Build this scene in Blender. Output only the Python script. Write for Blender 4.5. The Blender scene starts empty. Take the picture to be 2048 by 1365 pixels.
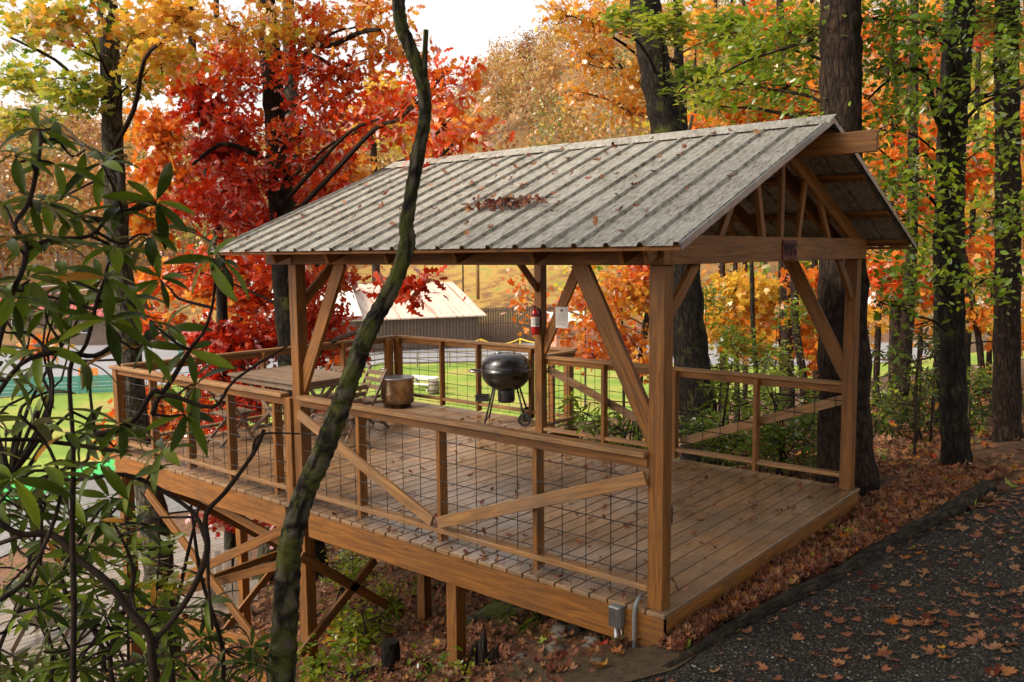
import bpy, bmesh, math, random
import numpy as np
from mathutils import Vector, Matrix, noise as mnoise
random.seed(7); rng = np.random.default_rng(11)
S = bpy.context.scene; COL = S.collection
# ------------------------------------------------------------------ camera
CAM = np.array([-4.634, -2.6426, 2.2815]); YAW, PITCH, ROLL, FPX = .6952, -.1019, -.0091, 1713.48
def _axes():
    cy, sy, cp, sp = math.cos(YAW), math.sin(YAW), math.cos(PITCH), math.sin(PITCH)
    f = np.array([cy*cp, sy*cp, sp]); r = np.array([sy, -cy, 0.]); u = np.cross(r, f)
    return r*math.cos(ROLL)+u*math.sin(ROLL), -r*math.sin(ROLL)+u*math.cos(ROLL), f
AR, AU, AF = _axes()
cd = bpy.data.cameras.new('camera'); cam = bpy.data.objects.new('camera', cd); COL.objects.link(cam)
cam.matrix_world = Matrix(((AR[0], AU[0], -AF[0], CAM[0]), (AR[1], AU[1], -AF[1], CAM[1]), (AR[2], AU[2], -AF[2], CAM[2]), (0, 0, 0, 1)))
cd.sensor_width = 36; cd.lens = 36*FPX/2048; cd.clip_start = .05; cd.clip_end = 3000
cd.dof.use_dof = True; cd.dof.focus_distance = 7.5; cd.dof.aperture_fstop = 6.3
S.camera = cam
# ------------------------------------------------------------------ world, sun, exposure
SUN_EL, SUN_AZ = 42, 150        # azimuth of the sun, degrees from +X towards +Y
W = bpy.data.worlds.new('World'); S.world = W; W.use_nodes = True
nt = W.node_tree; nt.nodes.clear()
sky = nt.nodes.new('ShaderNodeTexSky'); sky.sky_type = 'NISHITA'; sky.sun_disc = False
sky.sun_elevation = math.radians(SUN_EL); sky.sun_rotation = math.radians(90-SUN_AZ)
sky.dust_density = 4; sky.air_density = 1.0
hs = nt.nodes.new('ShaderNodeHueSaturation'); hs.inputs['Saturation'].default_value = .18
bg = nt.nodes.new('ShaderNodeBackground'); bg.inputs['Strength'].default_value = .15
wo = nt.nodes.new('ShaderNodeOutputWorld')
nt.links.new(sky.outputs[0], hs.inputs['Color']); wt = nt.nodes.new('ShaderNodeMix'); wt.data_type = 'RGBA'; wt.blend_type = 'MULTIPLY'; wt.inputs[0].default_value = 1; wt.inputs[7].default_value = (1.04, .98, .91, 1)
nt.links.new(hs.outputs[0], wt.inputs[6]); nt.links.new(wt.outputs[2], bg.inputs['Color']); nt.links.new(bg.outputs[0], wo.inputs[0])
sl = bpy.data.lights.new('sun', 'SUN'); sl.energy = 1.3; sl.angle = math.radians(14); sl.color = (1, .86, .64)
sun = bpy.data.objects.new('sun', sl); COL.objects.link(sun)
_d = Vector((math.cos(math.radians(SUN_EL))*math.cos(math.radians(SUN_AZ)), math.cos(math.radians(SUN_EL))*math.sin(math.radians(SUN_AZ)), math.sin(math.radians(SUN_EL))))
sun.rotation_euler = _d.to_track_quat('Z', 'Y').to_euler()
S.view_settings.view_transform = 'Standard'; S.view_settings.look = 'None'; S.view_settings.gamma = 1
S.view_settings.exposure = 1.12
S.render.engine = 'CYCLES'; S.cycles.max_bounces = 6; S.cycles.diffuse_bounces = 3; S.cycles.transmission_bounces = 3; S.cycles.transparent_max_bounces = 4
S.cycles.use_denoising = True
# ------------------------------------------------------------------ measuring the place from the photograph
def at(u, v, Z): return CAM + (AF + AR*(u-1024)/FPX - AU*(v-682.5)/FPX)*Z
def onz(u, v, z):
    d = AF + AR*(u-1024)/FPX - AU*(v-682.5)/FPX
    return CAM + d*(z-CAM[2])/d[2]
V = np.array
# ------------------------------------------------------------------ materials
def _mat(name):
    m = bpy.data.materials.new(name); m.use_nodes = True; t = m.node_tree
    return m, t, t.nodes['Principled BSDF']
def N(t, typ, **kw):
    n = t.nodes.new(typ)
    for k, v in kw.items():
        if k.startswith('_'): n.inputs[k[1:].replace('_', ' ')].default_value = v
        else: setattr(n, k, v)
    return n
def ramp(t, fac, stops):
    r = t.nodes.new('ShaderNodeValToRGB'); e = r.color_ramp.elements
    while len(e) < len(stops): e.new(.5)
    for x, (p, c) in zip(e, stops): x.position = p; x.color = (*c, 1) if len(c) == 3 else c
    t.links.new(fac, r.inputs[0]); return r.outputs[0]
def mix(t, fac, a, b, mode='MIX'):
    m = t.nodes.new('ShaderNodeMix'); m.data_type = 'RGBA'; m.blend_type = mode
    for s, v in ((0, fac), (6, a), (7, b)):
        if hasattr(v, 'links'): t.links.new(v, m.inputs[s])
        else: m.inputs[s].default_value = v if s == 0 else (*v, 1)
    return m.outputs[2]
def noise(t, vec, scale, detail=4, rough=.55, dist=0):
    n = N(t, 'ShaderNodeTexNoise', _Scale=scale, _Detail=detail, _Roughness=rough, _Distortion=dist)
    if vec is not None: t.links.new(vec, n.inputs['Vector'])
    return n.outputs['Fac']
def mapping(t, vec, sc, loc=(0, 0, 0)):
    m = N(t, 'ShaderNodeMapping'); m.inputs['Scale'].default_value = sc; m.inputs['Location'].default_value = loc
    t.links.new(vec, m.inputs['Vector']); return m.outputs[0]
def bump(t, b, h, dist=.01, st=1):
    n = N(t, 'ShaderNodeBump', _Strength=st, _Distance=dist)
    t.links.new(h, n.inputs['Height']); t.links.new(n.outputs[0], b.inputs['Normal']); return n
def coord(t, k='Object'): return N(t, 'ShaderNodeTexCoord').outputs[k]
def attr(t, name='rnd'): return N(t, 'ShaderNodeAttribute', attribute_name=name).outputs['Fac']

def wood(name, c0, c1, grey=0, rough=.6, wet=False, dirt=.3):
    m, t, b = _mat(name); uv = coord(t, 'UV')
    g = noise(t, mapping(t, uv, (.7, 12, 1)), 3, 5, .55, 1.4)
    f = noise(t, mapping(t, uv, (2.5, 90, 1)), 2, 3, .6)
    base = ramp(t, g, [(.25, [x*.55 for x in c0]), (.45, c0), (.62, c1), (.8, [x*.8 for x in c0])])
    base = mix(t, .30, base, ramp(t, f, [(.35, (.3, .3, .3)), (.65, (1, 1, 1))]), 'MULTIPLY')
    r = attr(t)
    base = mix(t, .5, base, ramp(t, r, [(0, (.55, .55, .55)), (.5, (.95, .93, .9)), (1, (1.3, 1.25, 1.18))]), 'MULTIPLY')
    kv = N(t, 'ShaderNodeTexVoronoi', _Scale=1.0); t.links.new(mapping(t, uv, (2.2, 9, 1)), kv.inputs['Vector'])
    knot = ramp(t, kv.outputs['Distance'], [(.03, (1, 1, 1)), (.09, (0, 0, 0))])
    base = mix(t, knot, base, [x*.25 for x in c0])
    o = coord(t)
    st = ramp(t, noise(t, o, 1.7, 5, .65), [(.42, (0, 0, 0)), (.66, (dirt, dirt, dirt))])
    base = mix(t, st, base, (.06, .045, .03))
    if grey: base = mix(t, ramp(t, noise(t, o, 3.1, 4, .6), [(.3, (0, 0, 0)), (.8, (grey, grey, grey))]), base, (.22, .19, .16))
    t.links.new(base, b.inputs['Base Color'])
    if wet:
        w = ramp(t, noise(t, mapping(t, o, (1, 1, 1)), 1.1, 4, .6), [(.40, (.5, .5, .5)), (.52, (.2, .2, .2)), (.62, (.04, .04, .04))])
        t.links.new(w, b.inputs['Roughness'])
    else: b.inputs['Roughness'].default_value = rough
    b.inputs['Specular IOR Level'].default_value = .4
    bump(t, b, mix(t, .5, g, f), .003, .6)
    return m
def plain(name, c, rough=.5, metal=0, c2=None, sc=12, bmp=0, coat=0):
    m, t, b = _mat(name); o = coord(t)
    n = noise(t, o, sc, 5, .6)
    c2 = c2 or [x*.7 for x in c]
    t.links.new(ramp(t, n, [(.35, c2), (.6, c)]), b.inputs['Base Color'])
    t.links.new(ramp(t, noise(t, o, sc*.6, 3), [(.3, (rough*.8,)*3), (.7, (min(1, rough*1.2),)*3)]), b.inputs['Roughness'])
    b.inputs['Metallic'].default_value = metal; b.inputs['Coat Weight'].default_value = coat
    if bmp: bump(t, b, n, bmp)
    return m
def leafmat(name, stops, trans=.45, gloss=.08, rough=.4):
    m, t, b = _mat(name); t.nodes.remove(b); out = t.nodes['Material Output']
    c = ramp(t, attr(t), stops)
    v = noise(t, coord(t), 9, 3)
    c = mix(t, .5, c, ramp(t, v, [(.3, (.55, .55, .55)), (.7, (1.15, 1.15, 1.15))]), 'MULTIPLY')
    d = N(t, 'ShaderNodeBsdfDiffuse'); tr = N(t, 'ShaderNodeBsdfTranslucent'); g = N(t, 'ShaderNodeBsdfGlossy', _Roughness=rough)
    g.inputs['Color'].default_value = (.9, .9, .9, 1)
    t.links.new(c, d.inputs[0]); t.links.new(c, tr.inputs[0])
    a = N(t, 'ShaderNodeMixShader'); a.inputs[0].default_value = trans
    t.links.new(d.outputs[0], a.inputs[1]); t.links.new(tr.outputs[0], a.inputs[2])
    e = N(t, 'ShaderNodeMixShader'); fr = N(t, 'ShaderNodeFresnel', _IOR=1.4)
    mm = N(t, 'ShaderNodeMath', operation='MULTIPLY'); t.links.new(fr.outputs[0], mm.inputs[0]); mm.inputs[1].default_value = gloss*5
    t.links.new(mm.outputs[0], e.inputs[0]); t.links.new(a.outputs[0], e.inputs[1]); t.links.new(g.outputs[0], e.inputs[2])
    t.links.new(e.outputs[0], out.inputs[0]); return m
def barkmat(name, c0, c1, moss=0, mossc=(.075, .082, .014)):
    m, t, b = _mat(name); uv = coord(t, 'UV'); o = coord(t)
    a = noise(t, mapping(t, uv, (34, 3.2, 1)), 1.6, 7, .70, .6)
    v = N(t, 'ShaderNodeTexVoronoi', _Scale=1.0, feature='DISTANCE_TO_EDGE'); t.links.new(mapping(t, uv, (26, 5.5, 1)), v.inputs['Vector'])
    crack = ramp(t, v.outputs['Distance'], [(0, (0, 0, 0)), (.22, (1, 1, 1))])
    h = mix(t, .34 if moss > .5 else .16, a, crack)
    base = ramp(t, h, [(.36, [x*.3 for x in c0]), (.5, c0), (.66, c1)])
    li = ramp(t, noise(t, o, 17 if moss > .5 else 7, 6, .7), [(.56, (0, 0, 0)), (.66, (.32, .32, .32))])
    base = mix(t, li, base, [min(.2, x*2.2) for x in c1])
    if moss:
        mf = ramp(t, noise(t, o, 6 if moss > .5 else 3.4, 9, .76), [(.56-.14*moss, (0, 0, 0)), (.66-.10*moss, (.85, .85, .85))])
        base = mix(t, mf, base, mix(t, noise(t, o, 40, 3), [x*.5 for x in mossc], [x*1.5 for x in mossc]))
    t.links.new(base, b.inputs['Base Color']); b.inputs['Roughness'].default_value = .9; b.inputs['Specular IOR Level'].default_value = .2
    bump(t, b, h, .035, 1); return m

M = {}
M['wood'] = wood('stained_wood', (.20, .074, .010), (.33, .130, .020))
M['woodrail'] = wood('rail_wood', (.26, .118, .028), (.40, .195, .055), grey=.38)
M['deck'] = wood('deck_boards', (.30, .170, .080), (.40, .245, .122), grey=.28, wet=True, dirt=.45)
M['oldwood'] = wood('weathered_wood', (.24, .19, .145), (.34, .28, .22), grey=.5, wet=True)
M['tablewood'] = wood('table_wood', (.15, .085, .045), (.23, .14, .08), grey=.5)
M['fencewood'] = wood('board_fence', (.13, .085, .06), (.19, .13, .095), grey=.2)
M['autumn'] = leafmat('autumn_leaf', [(0, (.30, .010, .005)), (.2, (.62, .038, .006)), (.36, (.74, .085, .010)), (.5, (.84, .25, .022)), (.64, (.85, .42, .045)), (.78, (.85, .60, .07)), (.88, (.55, .56, .05)), (.96, (.24, .38, .03)), (1, (.10, .24, .02))], .5)
M['green'] = leafmat('green_leaf', [(0, (.03, .07, .008)), (.3, (.09, .18, .012)), (.6, (.22, .33, .02)), (.82, (.46, .50, .03)), (.93, (.75, .50, .04)), (1, (.75, .25, .03))], .6)
M['rhodo'] = leafmat('rhododendron_leaf', [(0, (.026, .042, .004)), (.5, (.088, .128, .009)), (.85, (.17, .23, .016)), (.95, (.24, .30, .02)), (.97, (.45, .22, .03)), (1, (.4, .16, .02))], .35, .07, .38)
M['litter'] = leafmat('fallen_leaf', [(0, (.09, .020, .013)), (.2, (.21, .062, .034)), (.42, (.27, .115, .065)), (.6, (.33, .15, .06)), (.75, (.36, .20, .11)), (.85, (.40, .12, .02)), (.93, (.5, .26, .03)), (.98, (.42, .03, .02)), (1, (.3, .36, .05))], .15, .06)
M['hill'] = leafmat('hillside_foliage', [(0, (.26, .10, .04)), (.25, (.42, .20, .06)), (.5, (.55, .31, .09)), (.72, (.62, .42, .12)), (.88, (.42, .37, .10)), (1, (.18, .21, .06))], .35, .03)
M['bark'] = barkmat('dark_bark', (.012, .009, .007), (.034, .025, .018), .12)
M['barkbrown'] = barkmat('brown_bark', (.022, .013, .009), (.056, .035, .022), 0)
M['barklichen'] = barkmat('lichen_bark', (.036, .029, .020), (.13, .110, .080), .3)
M['barkmoss'] = barkmat('mossy_bark', (.026, .020, .015), (.095, .082, .062), .75)
M['barkpale'] = plain('pale_bark', (.40, .33, .26), .9, c2=(.20, .155, .12))
M['twig'] = plain('twig_bark', (.026, .016, .011), .85, c2=(.012, .008, .006), sc=30)
M['twig'].node_tree.nodes['Principled BSDF'].inputs['Specular IOR Level'].default_value = .15
M['twiggrey'] = plain('grey_twig', (.25, .19, .15), .85, sc=30)
M['steel'] = plain('galvanised_wire', (.022, .018, .016), .6, .3)
M['black'] = plain('black_enamel', (.008, .008, .009), .3, coat=.35)
M['dkmetal'] = plain('dark_metal', (.05, .05, .052), .4, .6)
M['alu'] = plain('grey_metal', (.35, .35, .36), .35, .9)
M['stainless'] = plain('heat_stained_steel', (.52, .43, .33), .28, 1, c2=(.22, .14, .09), sc=5)
M['pvc'] = plain('grey_plastic', (.20, .205, .21), .45, c2=(.14, .145, .15), sc=5)
M['red'] = plain('red_paint', (.5, .012, .01), .3, coat=.5)
M['white'] = plain('white_paint', (.75, .75, .72), .5, c2=(.62, .62, .58), sc=3)
M['paper'] = plain('laminated_paper', (.62, .6, .56), .3, c2=(.55, .53, .5), sc=3)
M['ink'] = plain('grey_print', (.13, .12, .12), .6)
M['rubber'] = plain('black_rubber', (.015, .015, .015), .7)
M['brand'] = plain('carved_red_wood', (.13, .022, .012), .7, c2=(.09, .016, .01), sc=20)
M['char'] = plain('charred_lettering', (.025, .008, .006), .8)
M['rope'] = plain('yellow_rope', (.75, .52, .04), .7)
M['teal'] = plain('teal_paint', (.09, .30, .26), .6)
M['pinkroof'] = plain('red_roofing', (.42, .10, .09), .5, sc=2)
M['pinkwall'] = plain('salmon_siding', (.55, .24, .17), .6, sc=2)
M['orange'] = plain('orange_board', (.75, .25, .05), .6, sc=2)
M['turf'] = plain('artificial_turf', (.02, .30, .08), .8, c2=(.03, .4, .06), sc=1)
M['stone'] = plain('stone', (.19, .165, .13), .9, c2=(.10, .085, .07), sc=9, bmp=.02)
M['timber'] = barkmat('old_dark_timber', (.024, .018, .012), (.060, .047, .034), 0)
M['glassdark'] = plain('dark_glass', (.03, .035, .04), .1)

# metal roof: grey-beige with dark lichen speckle, streaked down the slope
m, t, b = _mat('weathered_roof_metal'); o = coord(t, 'UV')
sp = noise(t, mapping(t, o, (1, .22, 1)), 60, 5, .8); big = noise(t, o, 3.2, 4, .65); st = noise(t, mapping(t, o, (9, .7, 1)), 3, 4, .6)
mask = mix(t, .22, sp, big); mask = mix(t, .12, mask, st)
c = ramp(t, mask, [(.385, (.06, .05, .035)), (.44, (.17, .15, .115)), (.49, (.32, .30, .26)), (.58, (.46, .44, .40))])
t.links.new(c, b.inputs['Base Color']); b.inputs['Roughness'].default_value = .55; b.inputs['Metallic'].default_value = .15
bump(t, b, sp, .002, .5); M['roof'] = m
m, t, b = _mat('barn_roof_metal'); o = coord(t, 'UV')
rs = noise(t, mapping(t, o, (2.4, .10, 1)), 1.0, 3, .6)
c = ramp(t, rs, [(.55, (.62, .50, .42)), (.60, (.48, .28, .18)), (.68, (.26, .09, .04))])
t.links.new(c, b.inputs['Base Color']); b.inputs['Roughness'].default_value = .35; M['barnroof'] = m
# gravel
m, t, b = _mat('dark_gravel'); o = coord(t)
v = N(t, 'ShaderNodeTexVoronoi', _Scale=95.0, _Randomness=1.0); t.links.new(o, v.inputs['Vector'])
v2 = N(t, 'ShaderNodeTexVoronoi', _Scale=38.0); t.links.new(o, v2.inputs['Vector'])
cc = N(t, 'ShaderNodeSeparateColor'); t.links.new(v.outputs['Color'], cc.inputs[0])
c = ramp(t, cc.outputs[0], [(0, (.004, .0033, .0026)), (.5, (.014, .0115, .009)), (.8, (.045, .038, .030)), (1, (.15, .13, .10))])
c = mix(t, .6, c, ramp(t, noise(t, o, 1.3, 4), [(.3, (.5, .45, .4)), (.7, (1.1, 1.05, 1))]), 'MULTIPLY')
t.links.new(c, b.inputs['Base Color']); b.inputs['Roughness'].default_value = .85; b.inputs['Specular IOR Level'].default_value = .3
bump(t, b, mix(t, .4, v.outputs['Distance'], v2.outputs['Distance']), .02, 1).invert = True; M['gravel'] = m
m, t, b = _mat('gravel_stone'); t.links.new(ramp(t, attr(t), [(0, (.015, .013, .011)), (.6, (.05, .045, .038)), (.9, (.13, .12, .10)), (1, (.32, .30, .27))]), b.inputs['Base Color']); b.inputs['Roughness'].default_value = .8; M['gravelstone'] = m
m, t, b = _mat('forest_floor'); o = coord(t)
c = ramp(t, noise(t, o, 9, 6, .75), [(.3, (.03, .016, .009)), (.5, (.13, .06, .028)), (.62, (.24, .11, .045)), (.75, (.10, .09, .02))])
c = mix(t, ramp(t, noise(t, o, .35, 3), [(.5, (0, 0, 0)), (.62, (.8, .8, .8))]), c, ramp(t, noise(t, o, 14, 4, .7), [(.3, (.05, .035, .02)), (.7, (.17, .12, .07))]))
t.links.new(c, b.inputs['Base Color']); b.inputs['Roughness'].default_value = .95; bump(t, b, noise(t, o, 30, 5, .7), .04); M['floor'] = m
m, t, b = _mat('soil'); o = coord(t)
c = ramp(t, noise(t, o, 14, 6, .7), [(.3, (.035, .022, .010)), (.55, (.10, .062, .028)), (.7, (.09, .085, .022))])
t.links.new(c, b.inputs['Base Color']); b.inputs['Roughness'].default_value = .95; bump(t, b, noise(t, o, 22, 5, .7), .04); M['soil'] = m
m, t, b = _mat('lawn_grass'); o = coord(t)
c = ramp(t, noise(t, o, .30, 5, .65), [(.36, (.17, .29, .03)), (.50, (.26, .36, .04)), (.58, (.38, .38, .07)), (.68, (.40, .29, .10))])
c = mix(t, .45, c, ramp(t, noise(t, o, 6, 4, .7), [(.3, (.5, .5, .5)), (.7, (1.2, 1.2, 1.2))]), 'MULTIPLY')
t.links.new(c, b.inputs['Base Color']); b.inputs['Roughness'].default_value = .9; bump(t, b, noise(t, o, 20, 3), .1); M['lawn'] = m
m, t, b = _mat('hill_grass'); o = coord(t)
c = ramp(t, noise(t, o, .35, 6, .75), [(.36, (.13, .065, .025)), (.46, (.24, .13, .035)), (.54, (.34, .21, .05)), (.64, (.19, .20, .035))])
t.links.new(c, b.inputs['Base Color']); b.inputs['Roughness'].default_value = .95; M['hillgrass'] = m
m, t, b = _mat('pale_gravel'); o = coord(t)
c = ramp(t, noise(t, o, 7, 6, .8), [(.35, (.07, .066, .064)), (.55, (.16, .155, .155)), (.75, (.27, .25, .24))])
t.links.new(c, b.inputs['Base Color']); b.inputs['Roughness'].default_value = .9; M['palegravel'] = m
m, t, b = _mat('road_asphalt'); o = coord(t)
c = ramp(t, noise(t, o, .6, 6, .7), [(.3, (.20, .20, .215)), (.7, (.30, .30, .32))])
t.links.new(c, b.inputs['Base Color']); b.inputs['Roughness'].default_value = .6; M['road'] = m

# ------------------------------------------------------------------ mesh builder
class MB:
    def __init__(s): s.v = []; s.f = []; s.uv = []; s.r = []; s.mi = []
    def poly(s, pts, uvs, rnd=.5, mi=0):
        k = len(s.v); s.v += [tuple(map(float, p)) for p in pts]; s.f.append(list(range(k, k+len(pts)))); s.uv += [tuple(x) for x in uvs]; s.r.append(rnd); s.mi.append(mi)
    def beam(s, a, b, w, h, up=(0, 0, 1), mi=0, rnd=None):
        a, b = V(a, float), V(b, float); d = b-a; L = np.linalg.norm(d); d = d/L
        side = np.cross(d, V(up, float)); side /= np.linalg.norm(side); up = np.cross(side, d)
        rnd = random.random() if rnd is None else rnd; uo, vo = random.random()*50, random.random()*50
        k = len(s.v)
        for e in (a, b):
            for x, y in ((-1, -1), (1, -1), (1, 1), (-1, 1)): s.v.append(tuple(e+side*x*w/2+up*y*h/2))
        c = [0, w, w+h, 2*w+h, 2*w+2*h]
        for i in range(4):
            j = (i+1) % 4
            s.f.append([k+i, k+j, k+4+j, k+4+i]); s.uv += [(uo, vo+c[i]), (uo, vo+c[i+1]), (uo+L, vo+c[i+1]), (uo+L, vo+c[i])]
        s.f.append([k+3, k+2, k+1, k]); s.uv += [(uo+x*.2, vo+y) for x, y in ((0, h), (w, h), (w, 0), (0, 0))]
        s.f.append([k+4, k+5, k+6, k+7]); s.uv += [(uo+x*.2, vo+y) for x, y in ((0, 0), (w, 0), (w, h), (0, h))]
        s.r += [rnd]*6; s.mi += [mi]*6
    def box(s, x0, y0, z0, x1, y1, z1, axis=None, mi=0, rnd=None):
        dx, dy, dz = x1-x0, y1-y0, z1-z0; cx, cy, cz = (x0+x1)/2, (y0+y1)/2, (z0+z1)/2
        if axis is None: axis = 'xyz'[int(np.argmax([abs(dx), abs(dy), abs(dz)]))]
        if axis == 'x': s.beam((x0, cy, cz), (x1, cy, cz), abs(dy), abs(dz), (0, 0, 1), mi, rnd)
        elif axis == 'y': s.beam((cx, y0, cz), (cx, y1, cz), abs(dx), abs(dz), (0, 0, 1), mi, rnd)
        else: s.beam((cx, cy, z0), (cx, cy, z1), abs(dx), abs(dy), (0, 1, 0), mi, rnd)
    def tube(s, pts, rad, n=8, mi=0, rnd=None, jit=0, cap=True):
        pts = [V(p, float) for p in pts]
        if not hasattr(rad, '__len__'): rad = [rad]*len(pts)
        rnd = random.random() if rnd is None else rnd; vo = random.random()*20
        T = []
        for i in range(len(pts)):
            d = pts[min(i+1, len(pts)-1)]-pts[max(i-1, 0)]; T.append(d/(np.linalg.norm(d)+1e-12))
        a = V((1., 0, 0)) if abs(T[0][0]) < .8 else V((0, 1., 0)); a = a-T[0]*(a@T[0]); a /= np.linalg.norm(a)
        k0 = len(s.v); L = 0; Ls = []
        for i, (p, r, d) in enumerate(zip(pts, rad, T)):
            a = a-d*(a@d); a /= np.linalg.norm(a); b = np.cross(d, a)
            if i: L += np.linalg.norm(p-pts[i-1])
            Ls.append(L)
            for j in range(n):
                th = 2*math.pi*j/n; q = p+(a*math.cos(th)+b*math.sin(th))*r; rr = r if not jit else r*(1+2.2*jit*(mnoise.noise(Vector((q[0]*9, q[1]*9, q[2]*2.2)))+.9*mnoise.noise(Vector((q[0]*26, q[1]*26, q[2]*9))))); q = p+(a*math.cos(th)+b*math.sin(th))*rr; s.v.append((q[0], q[1], q[2]))
        R0 = rad[0]
        for i in range(len(pts)-1):
            for j in range(n):
                j2 = (j+1) % n
                s.f.append([k0+i*n+j, k0+i*n+j2, k0+(i+1)*n+j2, k0+(i+1)*n+j])
                u0, u1 = 2*math.pi*R0*j/n, 2*math.pi*R0*(j+1)/n
                s.uv += [(u0, vo+Ls[i]), (u1, vo+Ls[i]), (u1, vo+Ls[i+1]), (u0, vo+Ls[i+1])]; s.r.append(rnd); s.mi.append(mi)
        if cap:
            for base, rev in ((k0, True), (k0+(len(pts)-1)*n, False)):
                f = list(range(base, base+n)); f = f[::-1] if rev else f
                s.f.append(f); s.uv += [(math.cos(2*math.pi*j/n)*R0, math.sin(2*math.pi*j/n)*R0) for j in range(n)]; s.r.append(rnd); s.mi.append(mi)
    def lathe(s, prof, n=32, c=(0, 0, 0), mi=0, ax=None):
        k = len(s.v); c = V(c, float)
        ax = Matrix.Identity(3) if ax is None else ax
        for r, z in prof:
            for j in range(n):
                q = ax @ Vector((r*math.cos(2*math.pi*j/n), r*math.sin(2*math.pi*j/n), z)); s.v.append((q[0]+c[0], q[1]+c[1], q[2]+c[2]))
        for i in range(len(prof)-1):
            for j in range(n):
                j2 = (j+1) % n; s.f.append([k+i*n+j, k+i*n+j2, k+(i+1)*n+j2, k+(i+1)*n+j]); s.uv += [(j/n, i), ((j+1)/n, i), ((j+1)/n, i+1), (j/n, i+1)]; s.r.append(.5); s.mi.append(mi)
    def build(s, name, mats, parent=None, base=(0, 0, 0), smooth=False, bevel=0):
        me = bpy.data.meshes.new(name); v = np.array(s.v, float)-V(base, float)
        me.from_pydata(v.tolist(), [], s.f)
        ul = me.uv_layers.new(name='UV'); ul.data.foreach_set('uv', np.array(s.uv, np.float32).ravel())
        at_ = me.attributes.new('rnd', 'FLOAT', 'FACE'); at_.data.foreach_set('value', np.array(s.r, np.float32))
        for x in (mats if isinstance(mats, (list, tuple)) else [mats]): me.materials.append(x)
        me.polygons.foreach_set('material_index', s.mi)
        if smooth: me.polygons.foreach_set('use_smooth', [True]*len(me.polygons))
        me.update()
        o = bpy.data.objects.new(name, me); COL.objects.link(o)
        if bevel:
            bv = o.modifiers.new('bevel', 'BEVEL'); bv.width = bevel; bv.segments = 1; bv.limit_method = 'ANGLE'
        if parent is not None: o.parent = parent
        else: o.location = base
        return o
def thing(name, base, label, cat, group=None):
    o = bpy.data.objects.new(name, None); COL.objects.link(o); o.location = base; o.empty_display_size = .2
    o['label'] = label; o['category'] = cat
    if group: o['group'] = group
    return o
def tag(o, label, cat, group=None):
    o['label'] = label; o['category'] = cat
    if group: o['group'] = group
    return o
def kind(o, k): o['kind'] = k; return o
def copy_thing(o, loc, rz=None, label=None):
    c = o.copy(); COL.objects.link(c); c.location = loc
    if rz is not None: c.rotation_euler = (0, 0, rz)
    if label: c['label'] = label
    for ch in list(o.children):
        d = ch.copy(); COL.objects.link(d); d.parent = c
        for g in list(ch.children):
            e = g.copy(); COL.objects.link(e); e.parent = d
    return c

# fast numpy scatter of leaf shapes
def quatmat(nrm, spin):
    n = nrm/np.linalg.norm(nrm, axis=1, keepdims=True)
    h = np.where(np.abs(n[:, 2:3]) < .95, np.array([[0, 0, 1.]]), np.array([[1., 0, 0]]))
    a = np.cross(h, n); a /= np.linalg.norm(a, axis=1, keepdims=True); b = np.cross(n, a)
    c, s = np.cos(spin)[:, None], np.sin(spin)[:, None]
    return np.stack([a*c+b*s, b*c-a*s, n], axis=2)
def scatter(name, P, Rm, size, tpl, tf, rnd, mat, parent=None, base=(0, 0, 0), extra=None, mats=None, smooth=False):
    """P (n,3); Rm (n,3,3); tpl (k,3); tf list of faces"""
    n, k = len(P), len(tpl)
    vv = np.einsum('nij,kj->nki', Rm, tpl)*size[:, None, None]+(P-V(base, float))[:, None, :]
    vv = vv.reshape(-1, 3)
    ls = np.array([len(f) for f in tf]); flat = np.concatenate([np.array(f) for f in tf])
    loops = (np.arange(n)[:, None]*k+flat[None]).ravel(); tot = np.tile(ls, n); rn = np.repeat(rnd, len(tf)); mi = np.zeros(len(tot), int)
    if extra is not None:           # an MB with the wood of the same mesh
        ev = np.array(extra.v, float)-V(base, float); off = len(vv); vv = np.concatenate([vv, ev])
        loops = np.concatenate([loops, np.concatenate([np.array(f) for f in extra.f])+off]); tot = np.concatenate([tot, [len(f) for f in extra.f]]); rn = np.concatenate([rn, extra.r]); mi = np.concatenate([mi, np.ones(len(extra.f), int)])
    me = bpy.data.meshes.new(name); me.vertices.add(len(vv)); me.vertices.foreach_set('co', vv.ravel().astype(np.float32))
    me.loops.add(len(loops)); me.loops.foreach_set('vertex_index', loops.astype(np.int32))
    me.polygons.add(len(tot)); st = np.concatenate([[0], np.cumsum(tot)[:-1]]); me.polygons.foreach_set('loop_start', st.astype(np.int32)); me.polygons.foreach_set('loop_total', tot.astype(np.int32))
    me.polygons.foreach_set('material_index', mi.astype(np.int32))
    me.update(calc_edges=True); me.validate()
    a = me.attributes.new('rnd', 'FLOAT', 'FACE'); a.data.foreach_set('value', np.clip(rn, 0, 1).astype(np.float32))
    for x in (mats or [mat]): me.materials.append(x)
    if smooth: me.polygons.foreach_set('use_smooth', np.ones(len(tot), bool))
    o = bpy.data.objects.new(name, me); COL.objects.link(o)
    if parent is not None: o.parent = parent
    else: o.location = base
    return o
def outline(pts, curl=.12):
    p = np.array([(x, y, curl*((x*x)*1.2+(y-.4)**2*.8)) for x, y in pts]); c = np.array([[0, .35, 0]])
    tpl = np.vstack([c, p]); n = len(p)
    return tpl, [[0, i+1, (i+1) % n+1] for i in range(n)]
_half = [(0, 0), (.08, .10), (.34, -.02), (.27, .17), (.58, .30), (.44, .40), (.55, .58), (.30, .50), (.16, .56), (.26, .80), (.12, .76), (0, 1.0)]
MAPLE = outline([(x, y) for x, y in _half]+[(-x, y) for x, y in _half[-2:0:-1]], .25)
_half = [(0, 0), (.05, .15), (.22, .22), (.10, .36), (.36, .55), (.12, .60), (.22, .85), (.0, 1.0)]
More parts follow.
